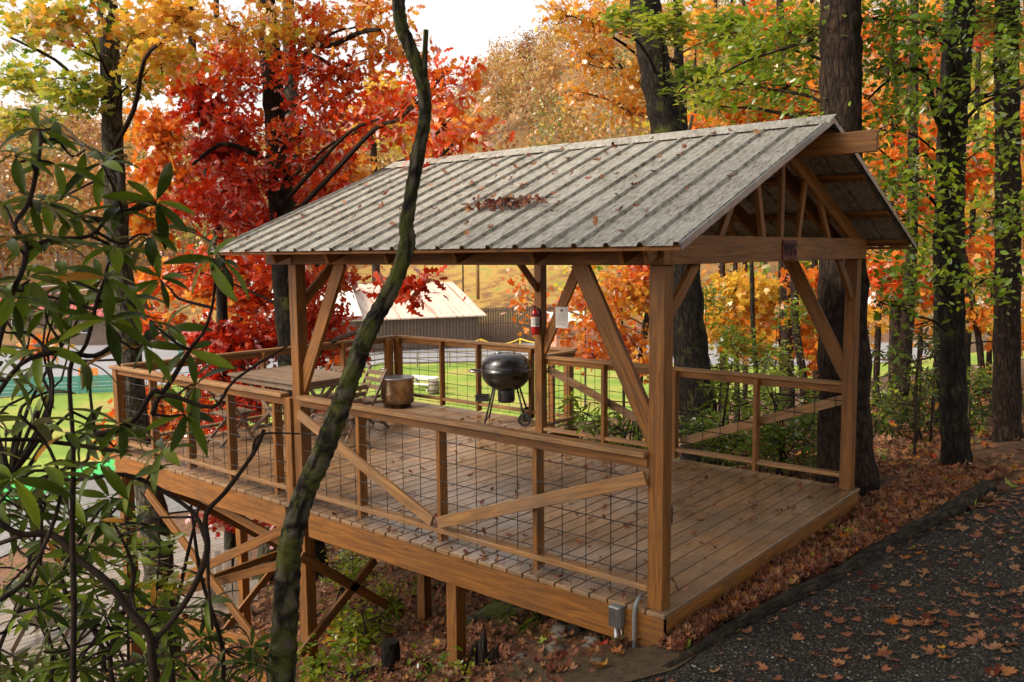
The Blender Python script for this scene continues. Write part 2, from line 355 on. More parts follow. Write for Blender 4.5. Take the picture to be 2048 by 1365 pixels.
OAK = outline([(x, y) for x, y in _half]+[(-x, y) for x, y in _half[-2:0:-1]], .35)
OVATE = (np.array([(0, 0, 0), (.24, .3, .05), (.22, .65, .03), (0, 1, -.06), (-.22, .65, .03), (-.24, .3, .05)]), [[0, 1, 2, 3], [0, 3, 4, 5]])
CLUMP = (np.array([(0, 0, 0), (.45, .15, .1), (.5, .6, -.05), (.1, .55, .12), (.05, 1, .0), (-.4, .75, .1), (-.5, .2, -.05)]), [[0, 1, 2, 3], [0, 3, 4, 5, 6]])
def fix_centre(t):
    t[0][0] = (0, .35, .0); return t
# rhododendron leaf: long, folded along the midrib and arched
def rleaf():
    v = []; f = []
    ys = [0, .12, .3, .5, .7, .88, 1]; ws = [.012, .06, .098, .120, .108, .062, .005]
    for y, w in zip(ys, ws):
        z = .06*math.sin(y*math.pi)-.16*y*y
        v += [(-w, y, z+.035), (0, y, z), (w, y, z+.035)]
    for i in range(6):
        k = i*3; f += [[k, k+1, k+4, k+3], [k+1, k+2, k+5, k+4]]
    return np.array(v), f
RLEAF = rleaf()
def ru(a, b, n=None): return rng.uniform(a, b, n)

# ------------------------------------------------------------------ ground
def prof(d):
    return np.interp(d, [-30, -8, -3, -.3, .35, 1.1, 2.1, 2.8, 4, 6, 8, 12, 16, 19, 400], [.9, .45, .12, -.13, -.25, -.50, -.98, -1.22, -1.85, -2.6, -3.3, -4.1, -5.4, -6, -6])
def ground_z(x, y):
    x, y = np.asarray(x, float), np.asarray(y, float)
    d = (x+.2)*.164+(y+.2)*.987
    k = np.where(d > 0, np.interp(x, [0, 4, 10, 30], [1, .62, .5, .7]), 1)
    z = prof(d*k)+np.clip(x, 0, 12)*.022*np.clip(1-np.abs(d)/12, 0, 1)
    rx, ry = x-CAM[0], y-CAM[1]; r = np.hypot(rx, ry); a = np.degrees(np.arctan2(ry, rx))   # 5..75 in view, 40 = centre
    hi = np.interp(a, [-60, 0, 12, 25, 34, 40, 44, 50, 58, 70, 90, 200], [20, 64, 72, 74, 72, 62, 46, 30, 31, 34, 28, 0])
    hill = np.interp(r, [92, 112, 135, 190, 260, 340, 700], [0, .10, .2, .55, .9, 1.0, 1.05])*(hi+6)
    inv = np.clip((np.cos(np.radians(a-40))+.5)*2, 0, 1)
    z = z+hill*inv
    bumps = .035*np.sin(x*2.3+1)*np.sin(y*1.9)+.02*np.sin(x*5.1)*np.sin(y*4.3+2)
    return z+bumps*np.clip(1-np.abs(d-3)/16, 0, 1)*np.clip((d+.2), 0, 1)
def gz(p): return float(ground_z(p[0], p[1]))
rs_ = np.concatenate([[.02], np.geomspace(.4, 900, 210)]); na = 260
def grid_mesh(name, X, Y, Z, mat, closed=False, uvs=1.0):
    n, mcols = X.shape; me = bpy.data.meshes.new(name)
    me.vertices.add(n*mcols); me.vertices.foreach_set('co', np.stack([X, Y, Z], -1).ravel().astype(np.float32))
    i, j = np.meshgrid(np.arange(n-1), np.arange(mcols if closed else mcols-1), indexing='ij'); j2 = (j+1) % mcols
    q = np.stack([i*mcols+j, (i+1)*mcols+j, (i+1)*mcols+j2, i*mcols+j2], -1).reshape(-1, 4)
    me.loops.add(q.size); me.loops.foreach_set('vertex_index', q.ravel().astype(np.int32)); me.polygons.add(len(q))
    me.polygons.foreach_set('loop_start', np.arange(0, q.size, 4, dtype=np.int32)); me.polygons.foreach_set('loop_total', np.full(len(q), 4, np.int32))
    me.polygons.foreach_set('use_smooth', np.ones(len(q), bool)); me.update(calc_edges=True); me.materials.append(mat)
    o = bpy.data.objects.new(name, me); COL.objects.link(o); return o
th = np.linspace(0, 2*math.pi, na, endpoint=False)
GC = V([1.0, 1.0])
X = GC[0]+rs_[:, None]*np.cos(th); Y = GC[1]+rs_[:, None]*np.sin(th)
g = grid_mesh('ground', X, Y, ground_z(X, Y), M['floor'], True); kind(g, 'structure')
def sheet(name, near, far, mat, eps=.03, nx=60, ny=16, zz=None):
    """a draped sheet between two world polylines"""
    def res(pl, k):
        pl = np.array([p[:2] for p in pl]); s = np.concatenate([[0], np.cumsum(np.linalg.norm(np.diff(pl, axis=0), axis=1))]); q = np.linspace(0, s[-1], k)
        return np.stack([np.interp(q, s, pl[:, 0]), np.interp(q, s, pl[:, 1])], 1)
    a, b = res(near, nx), res(far, nx); tt = np.linspace(0, 1, ny)[:, None, None]
    P = a[None]*(1-tt)+b[None]*tt; Z = (ground_z(P[..., 0], P[..., 1]) if zz is None else np.full(P.shape[:2], zz))+eps
    return kind(grid_mesh(name, P[..., 0], P[..., 1], Z, mat), 'structure')
def oz(u, v, z=-6): return onz(u, v, z)
# gravel pad on the uphill side, its edge along the timber
sheet('gravel_path', [(-14, -14, 0), (16, -14, 0)], [(-9, .9, 0), (-3, .15, 0), (-.9, -.12, 0), (.4, -.22, 0), (4.2, -.9, 0), (7.5, -2.6, 0), (16, -6, 0)], M['gravel'], .012, 160, 60)
sheet('lawn', [oz(-250, 1010), oz(200, 985), oz(600, 930), oz(1150, 872), oz(1500, 840), oz(2200, 800)], [oz(-250, 800), oz(0, 798), oz(230, 775), oz(640, 762), oz(760, 728), oz(1090, 722), oz(1500, 735), oz(2200, 730)], M['lawn'], .035, 120, 60)
sheet('road', [oz(-250, 812), oz(0, 797), oz(230, 774), oz(640, 761), oz(760, 727), oz(1090, 721), oz(1500, 734), oz(2200, 729)], [oz(-250, 636), oz(0, 640), oz(230, 672), oz(640, 690), oz(760, 690), oz(1090, 688), oz(1500, 690), oz(2200, 680)], M['road'], .045, 120, 30)
sheet('gravel_drive', [oz(-150, 1180), oz(200, 1220), oz(600, 1215), oz(760, 1150), oz(1000, 1000)], [oz(-150, 1075), oz(100, 1040), oz(330, 985), oz(600, 955), oz(1000, 890)], M['palegravel'], .05, 80, 30)
sheet('artificial_turf', [oz(-160, 1066), oz(100, 1040), oz(325, 1000)], [oz(-160, 1000), oz(100, 985), oz(315, 962)], M['turf'], .07, 30, 8)
Rh = np.geomspace(93, 128, 14)[:, None]; Ah = np.radians(np.linspace(33, 64, 60))[None]
X = CAM[0]+Rh*np.cos(Ah); Y = CAM[1]+Rh*np.sin(Ah)
kind(grid_mesh('grass_hillside', X, Y, ground_z(X, Y)+.12, M['hillgrass']), 'structure')

# ------------------------------------------------------------------ pavilion
LX, LY, LE, LB, H = 3.663, 3.83, 7.29, 4.478, 2.2
pav = thing('picnic_pavilion', (0, 0, 0), 'raised wooden deck shelter with ribbed metal gable roof and wire mesh railings', 'pavilion')
def part(mb, name, mat, parent=pav, bevel=.004, smooth=False): return mb.build(name, mat, parent, (0, 0, 0), smooth, bevel)
PW = .11
def post(x, y, z0, z1, name='post'):
    b = MB(); b.box(x, y, z0, x+PW, y+PW, z1, 'z'); return part(b, name, M['wood'])
post(0, 0, .001, H); post(LX-PW, 0, .001, H); post(LX-PW, LY-PW, .001, H); post(0, LY-PW, -3.6, H)
# deck boards
b = MB(); y = -.04; k = 0
while y < LE+.03:
    x1 = LX+.04 if y < LY-.05 else LB+.04
    x0 = -.04+random.uniform(-.004, .004)
    zt = random.uniform(-.002, .001)
    if k == 0 or y > LY+.2 or y < LY-.3: b.box(x0, y, -.03+zt, x1, y+.134, zt, 'x')
    else: b.box(x0, y, -.03+zt, x1, y+.134, zt, 'x')
    y += .1452; k += 1
part(b, 'deck_floor', M['deck'], bevel=.003)
# rims
for a0, a1 in (((-.012, -.03, 0), (-.012, 3.62, 0)), ((-.012, 3.96, 0), (-.012, LE+.02, 0))):
    b = MB(); b.box(-.03, a0[1], -.26, .01, a1[1], -.034, 'y'); part(b, 'rim_joist', M['wood'])
b = MB(); b.box(-.028, -.03, -.24, LX+.03, .008, -.034, 'x'); part(b, 'rim_joist', M['wood'])
b = MB(); b.box(LX-.01, .01, -.26, LX+.03, LY, -.034, 'y'); part(b, 'rim_joist', M['wood'])
b = MB(); b.box(LB-.01, LY, -.26, LB+.03, LE, -.034, 'y'); part(b, 'rim_joist', M['wood'])
b = MB(); b.box(.012, LE-.02, -.26, LB-.012, LE+.02, -.034, 'x'); part(b, 'rim_joist', M['wood'])
b = MB()
for x in np.arange(.4, LX, .4): b.box(x, .01, -.22, x+.04, LE-.03, -.034, 'y')
part(b, 'joists', M['wood'])
# under-structure
for x, y, z in ((0, LE-PW-.02, -4), (1.5, LY-PW, -3.2), (.05, 1.86, -1.3), (2.9, LY-PW, -3.4), (1.5, LE-PW, -4.4), (3.6, LE-.15, -5), (1.9, 1.9, -1.6), (LB-PW, LY+.05, -3.6)):
    b = MB(); b.box(x, y, z, x+PW, y+PW, -.262, 'z'); part(b, 'support_post', M['wood'])
def brace(a, c, up=(1, 0, 0), w=.038, h=.09, name='cross_brace', mat='wood', parent=pav):
    b = MB(); b.beam(a, c, h, w, up); return part(b, name, M[mat], parent)
for a, c in (((-.02, 6.6, -.36), (-.02, 4.35, -1.62)), ((-.022, 3.95, -.24), (-.022, 6.9, -1.68)), ((-.02, 6.95, -1.78), (-.02, 4.3, -1.86)),
             ((.14, 6.55, -.20), (.14, 4.05, -.52)), ((.14, 4.05, -.62), (.14, 6.9, -1.75)), ((.14, 6.3, -1.85), (.14, 4.3, -1.62))):
    brace(a, c)
p0, p1 = onz(753, 1112, -1), None
def ony(u, v, y):
    d = AF+AR*(u-1024)/FPX-AU*(v-682.5)/FPX; return CAM+d*(y-CAM[1])/d[1]
for (a, c) in (((750, 1120), (600, 1310)), ((600, 1112), (806, 1230))):
    brace(ony(*a, LY-PW-.02), ony(*c, LY-PW-.02), (0, 1, 0))
for (a, c) in (((306, 962), (557, 1092)), ((549, 1135), (437, 1277)), ((362, 1232), (529, 1301)), ((555, 1108), (294, 1206))):
    brace(ony(*a, 6.9) if a[0] < 400 else ony(*a, 6.9), ony(*c, 6.9), (0, 1, 0))
# railings: rail things along a line; every run is one part with sub-parts
def railing(p, q, bal, out, vee=True, balw=.035, inner=False, posts=()):
    p, q, out = V(p, float), V(q, float), V(out, float); d = (q-p)/np.linalg.norm(q-p); L = np.linalg.norm(q-p)
    root = bpy.data.objects.new('railing', None); COL.objects.link(root); root.parent = pav
    Zt = V((0, 0, 1.))
    b = MB(); c = out*-.045
    b.beam(p+out*.002+Zt*1.008, q+out*.002+Zt*1.008, .098, .036); b.build('top_rail', M['woodrail'], root, bevel=.005)
    b = MB(); b.beam(p+c*.2+Zt*.95, q+c*.2+Zt*.96, .038, .065); b.build('sub_rail', M['wood'], root, bevel=.004)
    b = MB(); b.beam(p+c+Zt*.125, q+c+Zt*.125, .09, .038); b.build('bottom_rail', M['woodrail'], root, bevel=.004)
    for s in bal:
        b = MB(); x = p+d*s+c*1.3; b.beam(x+Zt*.03, x+Zt*.989, .086, .042, tuple(d)); b.build('baluster', M['wood'], root, bevel=.003)
    if vee:
        m_ = min(bal, key=lambda s: abs(s-L/2))
        for e in (0, L):
            s1 = e+(-.0 if e == 0 else .0); s2 = m_+(.03 if e > m_ else -.03)
            b = MB(); b.beam(p+d*s1+out*.022+Zt*.86, p+d*s2+out*.022+Zt*.20, .09, .034, tuple(out)); b.build('diagonal_brace', M['woodrail'], root, bevel=.004)
    b = MB(); s = .09
    while s < L:
        b.tube([p+d*s+c*.4+Zt*.045, p+d*s+c*.4+Zt*.94], .0037, 4, cap=False); s += .2
    for z in (.06, .205, .36, .52, .68, .84): b.tube([p+c*.4+Zt*z, q+c*.4+Zt*z], .0037, 4, cap=False)
    b.build('wire_mesh', M['steel'], root)
    return root
railing((0, PW, 0), (0, LY-PW, 0), [.93, 1.89, 2.85], (-1, 0, 0))
railing((LX, PW, 0), (LX, LY-PW, 0), [.87, 1.8, 2.73], (1, 0, 0))
railing((0, LY+.11, 0), (0, LE, 0), [.22+.0, 1.0, 1.78, 2.55], (-1, 0, 0), False)
railing((.09, LE, 0), (LB-.05, LE, 0), [.9, 1.9, 3.25], (0, 1, 0), False)
railing((LB, LE, 0), (LB, LY+.05, 0), [1.02, 1.75, 2.72], (1, 0, 0), False)
railing((LB-.1, LY+.01, 0), (LX+.02, LY+.01, 0), [.4], (0, -1, 0), False)
for x, y in ((.0, LY+.005), (0, LE-.12), (LB-.11, LE-.12), (LB-.30, LE-.115), (LB-.115, LY+.06)):
    z0 = -4 if y > LE-.3 and x < .1 else (-.30 if x > 1 else -.42)
    b = MB(); x_ = x-(.026 if x < .1 else 0); b.box(x_, y, z0 if x < .1 else .001, x_+.1, y+.1, .99, 'z'); part(b, 'rail_post', M['wood'])
# beams, braces
b = MB(); b.box(.012, -.03, H, .052, LY+.35, H+.19, 'y'); b.box(.06, .012, H+.001, .1, LY+.1, H+.185, 'y'); part(b, 'roof_beam', M['wood'])
b = MB(); b.box(LX-.052, .0, H, LX-.012, LY+.1, H+.19, 'y'); part(b, 'roof_beam', M['wood'])
b = MB(); b.box(-.06, -.028, H+.003, LX+.03, .008, H+.188, 'x', rnd=.6); part(b, 'gable_beam', M['wood'])
b = MB(); b.box(0, LY-.05, H+.003, LX, LY-.012, H+.188, 'x'); part(b, 'gable_beam', M['wood'])
for x in (.055, LX-.055):
    brace((x, .08, 1.08), (x, .68, H+.02), (1, 0, 0), .038, .13, 'knee_brace')
    brace((x, LY-.08, 1.08), (x, LY-.68, H+.02), (1, 0, 0), .038, .13, 'knee_brace')
for y in (.05, LY-.05):
    brace((.09, y, 1.84), (.50, y, H+.02), (0, 1, 0), .038, .085, 'knee_brace')
    brace((LX-.09, y, 1.84), (LX-.50, y, H+.02), (0, 1, 0), .038, .085, 'knee_brace')
# trusses
PIT = .406; XE, ZE, XR, ZR = -.441, 2.316, 1.831, 3.239
def chordz(x): return ZE+(XR-abs(x-XR)-XE)*PIT
ys = [.03]+[.9+.7175*k for k in range(5)]
ys = [.03, .21, .90, 1.61, 2.34, 3.06, 3.80]
for i, y in enumerate(ys):
    root = bpy.data.objects.new('truss', None); COL.objects.link(root); root.parent = pav
    dz = -.10
    for sx in (-1, 1):
        xe = XR+sx*(XR-XE-.26); b = MB(); b.beam((xe, y, chordz(xe)+dz-.055), (XR+sx*.02, y, chordz(XR)+dz-.055), .13, .036, (0, 1, 0)); b.build('top_chord', M['wood'], root, bevel=.003)
    if i == 1: continue
    b = MB()
    if i > 1: b.beam((.1, y, H+.12), (LX-.1, y, H+.12), .09, .036, (0, 1, 0)); b.build('bottom_chord', M['wood'], root, bevel=.003); b = MB()
    yy = y+.004
    for x0, x1 in ((.78, 1.12), (1.5, 1.34), (2.88, 2.54), (2.16, 2.32)):
        b.beam((x0, yy, H+.16), (x1, yy, chordz(x1)-.13), .062, .034, (0, 1, 0))
    b.beam((XR, yy, H+.16), (XR, yy, ZR-.16), .062, .034, (0, 1, 0))
    b.build('web', M['wood'], root, bevel=.003)
b = MB()
for sx in (-1, 1):
    for f in (.06, .36, .66, .93):
        x = XR-sx*(XR-XE)*f if False else XR+sx*(XR-XE)*f
        b.beam((x, -.33, chordz(x)-.030), (x, 4.37, chordz(x)-.030), .085, .036, (sx*PIT, 0, 1))
part(b, 'purlins', M['wood'])
b = MB(); b.beam((XR, -.67, 3.06), (XR, 4.3, 3.06), .038, .155); part(b, 'ridge_board', M['wood'])
b = MB(); b.box(XE+.035, -.33, ZE-.028, XE+.075, 4.37, ZE-.003, 'y'); part(b, 'fascia', M['wood']); b = MB(); b.box(2*XR-XE-.075, -.33, ZE-.028, 2*XR-XE-.035, 4.37, ZE-.003, 'y'); part(b, 'fascia', M['wood'])
for sx in (-1, 1):
    for yy in (-.352, 4.387):
        b = MB(); xe = XR+sx*(XR-XE+.01); b.beam((xe, yy, chordz(xe)+.0), (XR, yy, chordz(XR)+.0), .012, .040, (sx*PIT, 0, 1)); part(b, 'rake_trim', M['alu'], bevel=0)
# metal roof panels: ribbed profile extruded down each slope
def roofpanel(sx):
    y0, y1 = -.345, 4.38; pr = []; y = y0; rp = .2286
    pr.append((y0, -.03)); pr.append((y0, 0))
    k = 0
    while y < y1-.05:
        pr += [(y+.002, .0), (y+.012, .023), (y+.036, .023), (y+.05, 0), (y+.105, 0), (y+.110, .002), (y+.118, .002), (y+.123, 0), (y+.165, 0), (y+.170, .002), (y+.178, .002), (y+.183, 0)]
        y += rp; k += 1
    pr += [(y1, 0), (y1, -.03)]
    n = len(pr); ns = 12; b = MB(); nx, nz = sx*PIT/math.hypot(PIT, 1), 1/math.hypot(PIT, 1)
    k0 = 0
    for th_ in (0, -.0012):
        for i in range(ns+1):
            f = i/ns; x = XR+sx*(XR-XE)*f; z = chordz(x)
            for yy, h in pr: b.v.append((x+nx*(h+th_), yy, z+nz*(h+th_)))
        for i in range(ns):
            for j in range(n-1):
                q = [k0+i*n+j, k0+(i+1)*n+j, k0+(i+1)*n+j+1, k0+i*n+j+1]
                uvq = [(pr[j][0], i*.2), (pr[j][0], (i+1)*.2), (pr[j+1][0], (i+1)*.2), (pr[j+1][0], i*.2)]
                if (sx < 0) != (th_ < 0): q = q[::-1]; uvq = uvq[::-1]
                b.f.append(q); b.uv += uvq; b.r.append(.5); b.mi.append(0)
        k0 = len(b.v)
    return part(b, 'roof_panel', M['roof'], bevel=0)
roofpanel(-1); roofpanel(1)
b = MB(); w_ = .13
for (y0, y1, lift) in ((-.37, 2.15, .027), (2.05, 4.40, .031)):
    pts = [(-w_-.0, -w_*PIT-.012), (-w_, -w_*PIT), (-.02, 0), (0, .012), (.02, 0), (w_, -w_*PIT), (w_, -w_*PIT-.012)]
    for i in range(len(pts)-1):
        a, c = pts[i], pts[i+1]
        b.poly([(XR+a[0], y0, ZR+a[1]+lift), (XR+c[0], y0, ZR+c[1]+lift), (XR+c[0], y1, ZR+c[1]+lift), (XR+a[0], y1, ZR+a[1]+lift)], [(y0, a[0]), (y0, c[0]), (y1, c[0]), (y1, a[0])])
rc = part(b, 'ridge_cap', M['roof'], bevel=0); sm = rc.modifiers.new('s', 'SOLIDIFY'); sm.thickness = .002

# sign on the gable beam: WTPG cut into a small board
sg = thing('name_plaque', (1.91, -.04, 2.28), 'small dark red wooden plaque lettered WTPG on the gable beam', 'sign')
b = MB(); b.box(1.715, -.040, 2.213, 1.985, -.0285, 2.365, 'x'); b.build('board', M['brand'], sg, (1.91, -.04, 2.28), bevel=.002)
fc = bpy.data.curves.new('lettering', 'FONT'); fc.body = 'WTPG'; fc.size = .135; fc.align_x = 'CENTER'; fc.align_y = 'CENTER'; fc.extrude = .003; fc.offset = .002
fo = bpy.data.objects.new('lettering', fc); COL.objects.link(fo); fo.parent = sg; fo.location = (1.85-1.91, -.0415+.04, 2.289-2.28); fo.rotation_euler = (math.pi/2, 0, 0); fo.scale = (.62, 1.0, 1); fc.materials.append(M['char'])
bpy.context.view_layer.update(); lm = bpy.data.meshes.new_from_object(fo.evaluated_get(bpy.context.evaluated_depsgraph_get())); lo_ = bpy.data.objects.new('lettering_relief', lm); COL.objects.link(lo_); lo_.parent = sg; lo_.location = fo.location; lo_.rotation_euler = fo.rotation_euler; lo_.scale = fo.scale; bpy.data.objects.remove(fo); lo_.name = 'lettering'

# ------------------------------------------------------------------ things on the deck
def loft(pts, w0, w1, n): pass
def grill(cx, cy):
    base = (cx, cy, 0); g_ = thing('kettle_grill', base, 'black kettle charcoal grill with closed lid beside the rear railing', 'grill')
    R = .335; zc = .70
    fw = V((-.55, .83, 0)); fw /= np.linalg.norm(fw)      # towards the handle (photo left)
    sd = V((.83, .55, 0)); sd /= np.linalg.norm(sd)
    c = V((cx, cy, 0.))
    def bld(b, n, m_, smooth=False, bevel=0, par=g_): return b.build(n, M[m_], par, base, smooth, bevel)
    b = MB(); prof_ = [(R*math.sin(a), zc-R*.80*math.cos(a)*1.0) for a in np.linspace(0.02, math.pi/2, 14)]; b.lathe(prof_+[(R+.008, zc), (R+.008, zc+.012), (R-.005, zc+.012)], 40, (cx, cy, 0)); bowl = bld(b, 'bowl', 'black', True)
    b = MB(); prof_ = [(R+.012, zc+.014), (R+.012, zc+.03)]+[(R*1.01*math.cos(a)**.62, zc+.03+R*.66*math.sin(a)) for a in np.linspace(0.02, math.pi/2-.02, 16)]+[(.001, zc+.03+R*.66)]; b.lathe(prof_, 40, (cx, cy, 0)); lid = bld(b, 'lid', 'black', True)
    b = MB(); b.lathe([(.045, zc+.245), (.05, zc+.262), (.001, zc+.264)], 16, (cx+fw[0]*.10, cy+fw[1]*.10, 0)); bld(b, 'vent', 'alu', True, par=lid)
    b = MB(); p_ = c+V((0, 0, zc+.24))-fw*.12; b.tube([p_, p_+V((0, 0, .05))], .006, 8); bld(b, 'thermometer', 'dkmetal', par=lid)
    b = MB(); q = c+V((0, 0, zc-.005)); o_ = fw*(R+.005)
    b.tube([q+o_-sd*.10, q+fw*(R+.12)-sd*.09+V((0, 0, .012)), q+fw*(R+.155)-sd*.05+V((0, 0, .015)), q+fw*(R+.155)+sd*.05+V((0, 0, .015)), q+fw*(R+.12)+sd*.09+V((0, 0, .012)), q+o_+sd*.10], .014, 10); bld(b, 'handle', 'alu', True)
    b = MB(); b.lathe([(.001, zc-R*.8+.03), (.10, zc-R*.8+.04), (.115, zc-R*.8+.02), (.115, zc-R*.8-.13), (.10, zc-R*.8-.15), (.001, zc-R*.8-.15)], 24, (cx, cy, 0)); bld(b, 'ash_catcher', 'dkmetal', True)
    top = zc-R*.62
    L = []
    for s1, s2, fl in ((1, -1, 0), (1, 1, 0), (-1, -1, 1), (-1, 1, 1)):
        a = c+fw*.16*s1+sd*.13*s2+V((0, 0, top)); e = c+fw*(.27*s1)+sd*.23*s2+V((0, 0, .012 if not fl else .09))
        b = MB(); b.tube([a, e], .0125, 8); bld(b, 'leg', 'dkmetal', True)
        L.append(e)
    for s2 in (-1, 1):
        w = c-fw*.27+sd*.25*s2+V((0, 0, .088)); ax = Matrix((tuple(fw), (0, 0, 1), tuple(sd))).transposed()
        b = MB(); b.lathe([(.06, -.016), (.082, -.018), (.088, -.01), (.088, .01), (.082, .018), (.06, .016), (.06, -.016)], 24, w, 0, ax)
        for k in range(7):
            t_ = 2*math.pi*k/7; r_ = fw*math.cos(t_)+V((0, 0, 1.))*math.sin(t_); b.beam(w+r_*.012, w+r_*.064, .012, .018, tuple(sd))
        b.lathe([(.018, -.02), (.018, .02), (.001, .02)], 12, w, 0, ax); bld(b, 'wheel', 'rubber')
    b = MB(); b.tube([c-fw*.27+sd*.25+V((0, 0, .09)), c-fw*.27-sd*.25+V((0, 0, .09))], .008, 8); b.tube([c+fw*.26-sd*.21+V((0, 0, .06)), c+fw*.26+sd*.21+V((0, 0, .06))], .008, 8); bld(b, 'axle', 'dkmetal')
    q = c+fw*.27-sd*.13+V((0, 0, .36)); b = MB()
    for s_ in (-1, 1):
        b.beam(q-fw*.05+sd*.075*s_, q+fw*.12+sd*.075*s_, .006, .08); b.beam(q+fw*(.035+.085*s_)-sd*.075, q+fw*(.035+.085*s_)+sd*.075, .006, .08)
    b.beam(q-fw*.05-V((0, 0, .038)), q+fw*.12-V((0, 0, .038)), .15, .006); bld(b, 'tool_tray', 'dkmetal')
    b = MB(); b.tube([q-sd*.09+V((0, 0, .045))-fw*.07, q-sd*.09+V((0, 0, .045))+fw*.14], .006, 6); bld(b, 'rod', 'dkmetal')
grill(4.11, 4.76)
def firepit(cx, cy):
    base = (cx, cy, 0); g_ = thing('fire_pit', base, 'round stainless smokeless fire pit with heat-stained sides on the deck corner', 'fire pit')
    b = MB(); b.lathe([(.235, .07), (.25, .078), (.25, .43), (.252, .435)], 48, (cx, cy, 0)); body = b.build('body', M['stainless'], g_, base, True)
    b = MB()
    for k in range(44):
        a = 2*math.pi*k/44; r_ = V((math.cos(a), math.sin(a), 0)); p_ = V((cx, cy, .10))+r_*.2485; b.tube([p_, p_+r_*.003], .0085, 8)
    b.build('air_holes', M['dkmetal'], body, (0, 0, 0)).location = (-cx, -cy, 0)
    b = MB(); b.lathe([(.20, .0), (.205, .0), (.205, .07), (.24, .072)], 40, (cx, cy, 0)); b.build('base_ring', M['stainless'], g_, base, True)
    b = MB(); b.lathe([(.252, .425), (.262, .43), (.266, .44), (.262, .45), (.24, .456), (.19, .452), (.10, .46), (.001, .463)], 48, (cx, cy, 0)); b.build('lid', M['alu'], g_, base, True)
firepit(4.05, 6.86)
# table + folding chairs
TZ = .80
tb = thing('folding_table', (1.8, 6.35, 0), 'square slatted wooden table with crossed legs beyond the tree', 'table')
tx0, tx1, ty0, ty1 = 1.33, 2.27, 5.55, 7.05
def tbp(b, n, m_='tablewood', bv=.003): return b.build(n, M[m_], tb, (1.8, 6.35, 0), False, bv)
b = MB(); x = tx0+.08; n_ = 0
while x < tx1-.10: b.box(x, ty0+.07, TZ-.02, x+.05, ty1-.07, TZ, 'y'); x += .062
b.box(tx0, ty0, TZ-.03, tx0+.075, ty1, TZ+.002, 'y'); b.box(tx1-.075, ty0, TZ-.03, tx1, ty1, TZ+.002, 'y'); b.box(tx0+.076, ty0, TZ-.03, tx1-.076, ty0+.066, TZ+.001, 'x'); b.box(tx0+.076, ty1-.066, TZ-.03, tx1-.076, ty1, TZ+.001, 'x'); tbp(b, 'tabletop')
b = MB(); b.box(tx0+.03, ty0+.03, TZ-.10, tx0+.055, ty1-.03, TZ-.031, 'y'); b.box(tx1-.055, ty0+.03, TZ-.10, tx1-.03, ty1-.03, TZ-.031, 'y'); b.box(tx0+.056, ty0+.03, TZ-.10, tx1-.056, ty0+.055, TZ-.031, 'x'); b.box(tx0+.056, ty1-.055, TZ-.10, tx1-.056, ty1-.03, TZ-.031, 'x'); tbp(b, 'apron')
for x in (tx0+.09, tx1-.09):
    for s_ in (0, 1):
        xx = x+(.03 if s_ else -.005)
        b = MB(); b.beam((xx, ty0+.30 if s_ else ty1-.30, TZ-.04), (xx, ty1-.25 if s_ else ty0+.25, .012), .05, .024, (1, 0, 0)); tbp(b, 'leg')
for yy, z in ((ty0+.28, .08), (ty1-.28, .08)):
    b = MB(); b.box(tx0+.1, yy, z, tx1-.1, yy+.025, z+.04, 'x'); tbp(b, 'stretcher')
def chair():
    r_ = thing('folding_chair', (0, 0, 0), 'x', 'chair', 'folding chairs around the table')
    def cp(b, n, p=r_): return b.build(n, M['tablewood'], p, (0, 0, 0), False, .003)
    for sx in (-1, 1):     # chair faces +Y
        b = MB(); b.beam((sx*.21, .24, .01), (sx*.21, -.24, .92), .04, .022, (1, 0, 0)); cp(b, 'rear_leg')
        b = MB(); b.beam((sx*.185, -.26, .01), (sx*.185, .19, .45), .04, .022, (1, 0, 0)); cp(b, 'leg')
    b = MB()
    for y in np.arange(-.17, .22, .055): b.box(-.2, y, .44+.02*y, .2, y+.046, .458+.02*y, 'x')
    b.box(-.172, -.18, .405, -.15, .22, .438, 'y'); b.box(.15, -.18, .405, .172, .22, .438, 'y'); cp(b, 'seat')
    b = MB()
    for z in (.62, .72, .82):
        y = .24-.48*(z/.91); b.box(-.2, y-.012, z, .2, y+.008, z+.065, 'x')
    cp(b, 'backrest')
    b = MB(); b.box(-.2, -.22, .06, .2, -.20, .09, 'x'); b.box(-.2, .17, .14, .2, .19, .17, 'x'); cp(b, 'stretcher')
    return r_
ch = chair(); ch.location = (2.62, 6.62, 0); ch.rotation_euler = (0, 0, math.radians(90)); ch['label'] = 'wooden folding chair behind the table, nearer the rear left post'; ch.scale = (.92, .92, .86)
copy_thing(ch, (2.66, 5.95, 0), math.radians(84), 'wooden folding chair behind the table, nearer the fire pit')
copy_thing(ch, (1.08, 6.62, 0), math.radians(-92), 'wooden folding chair in front of the table against the left railing')
copy_thing(ch, (1.75, 5.25, 0), math.radians(4), 'wooden folding chair at the near end of the table, behind the leaning mossy tree')

# fire extinguisher on rear right post
ex = (LX-PW-.0, LY-.02, 1.36); e0 = V((LX-PW-.075, LY-.075, 1.30))
fe = thing('fire_extinguisher', tuple(e0), 'small red fire extinguisher hanging on the rear post', 'fire extinguisher')
def fp(b, n, m_, sm_=True): return b.build(n, M[m_], fe, tuple(e0), sm_)
b = MB(); b.lathe([(.001, 0), (.045, .003), (.05, .02), (.05, .245), (.046, .27), (.03, .295), (.016, .305), (.016, .325), (.001, .325)], 24, e0); body = fp(b, 'cylinder', 'red')
b = MB(); b.lathe([(.0515, .10), (.0515, .215)], 24, e0); fp(b, 'label_band', 'white')
b = MB(); b.box(e0[0]-.055, e0[1]-.0535, e0[2]+.12, e0[0]-.0, e0[1]-.0525, e0[2]+.125, 'x'); 
for z in (.125, .14, .155, .175, .19): b.lathe([(.0522, z), (.0522, z+.006)], 24, e0)
fp(b, 'print', 'ink')
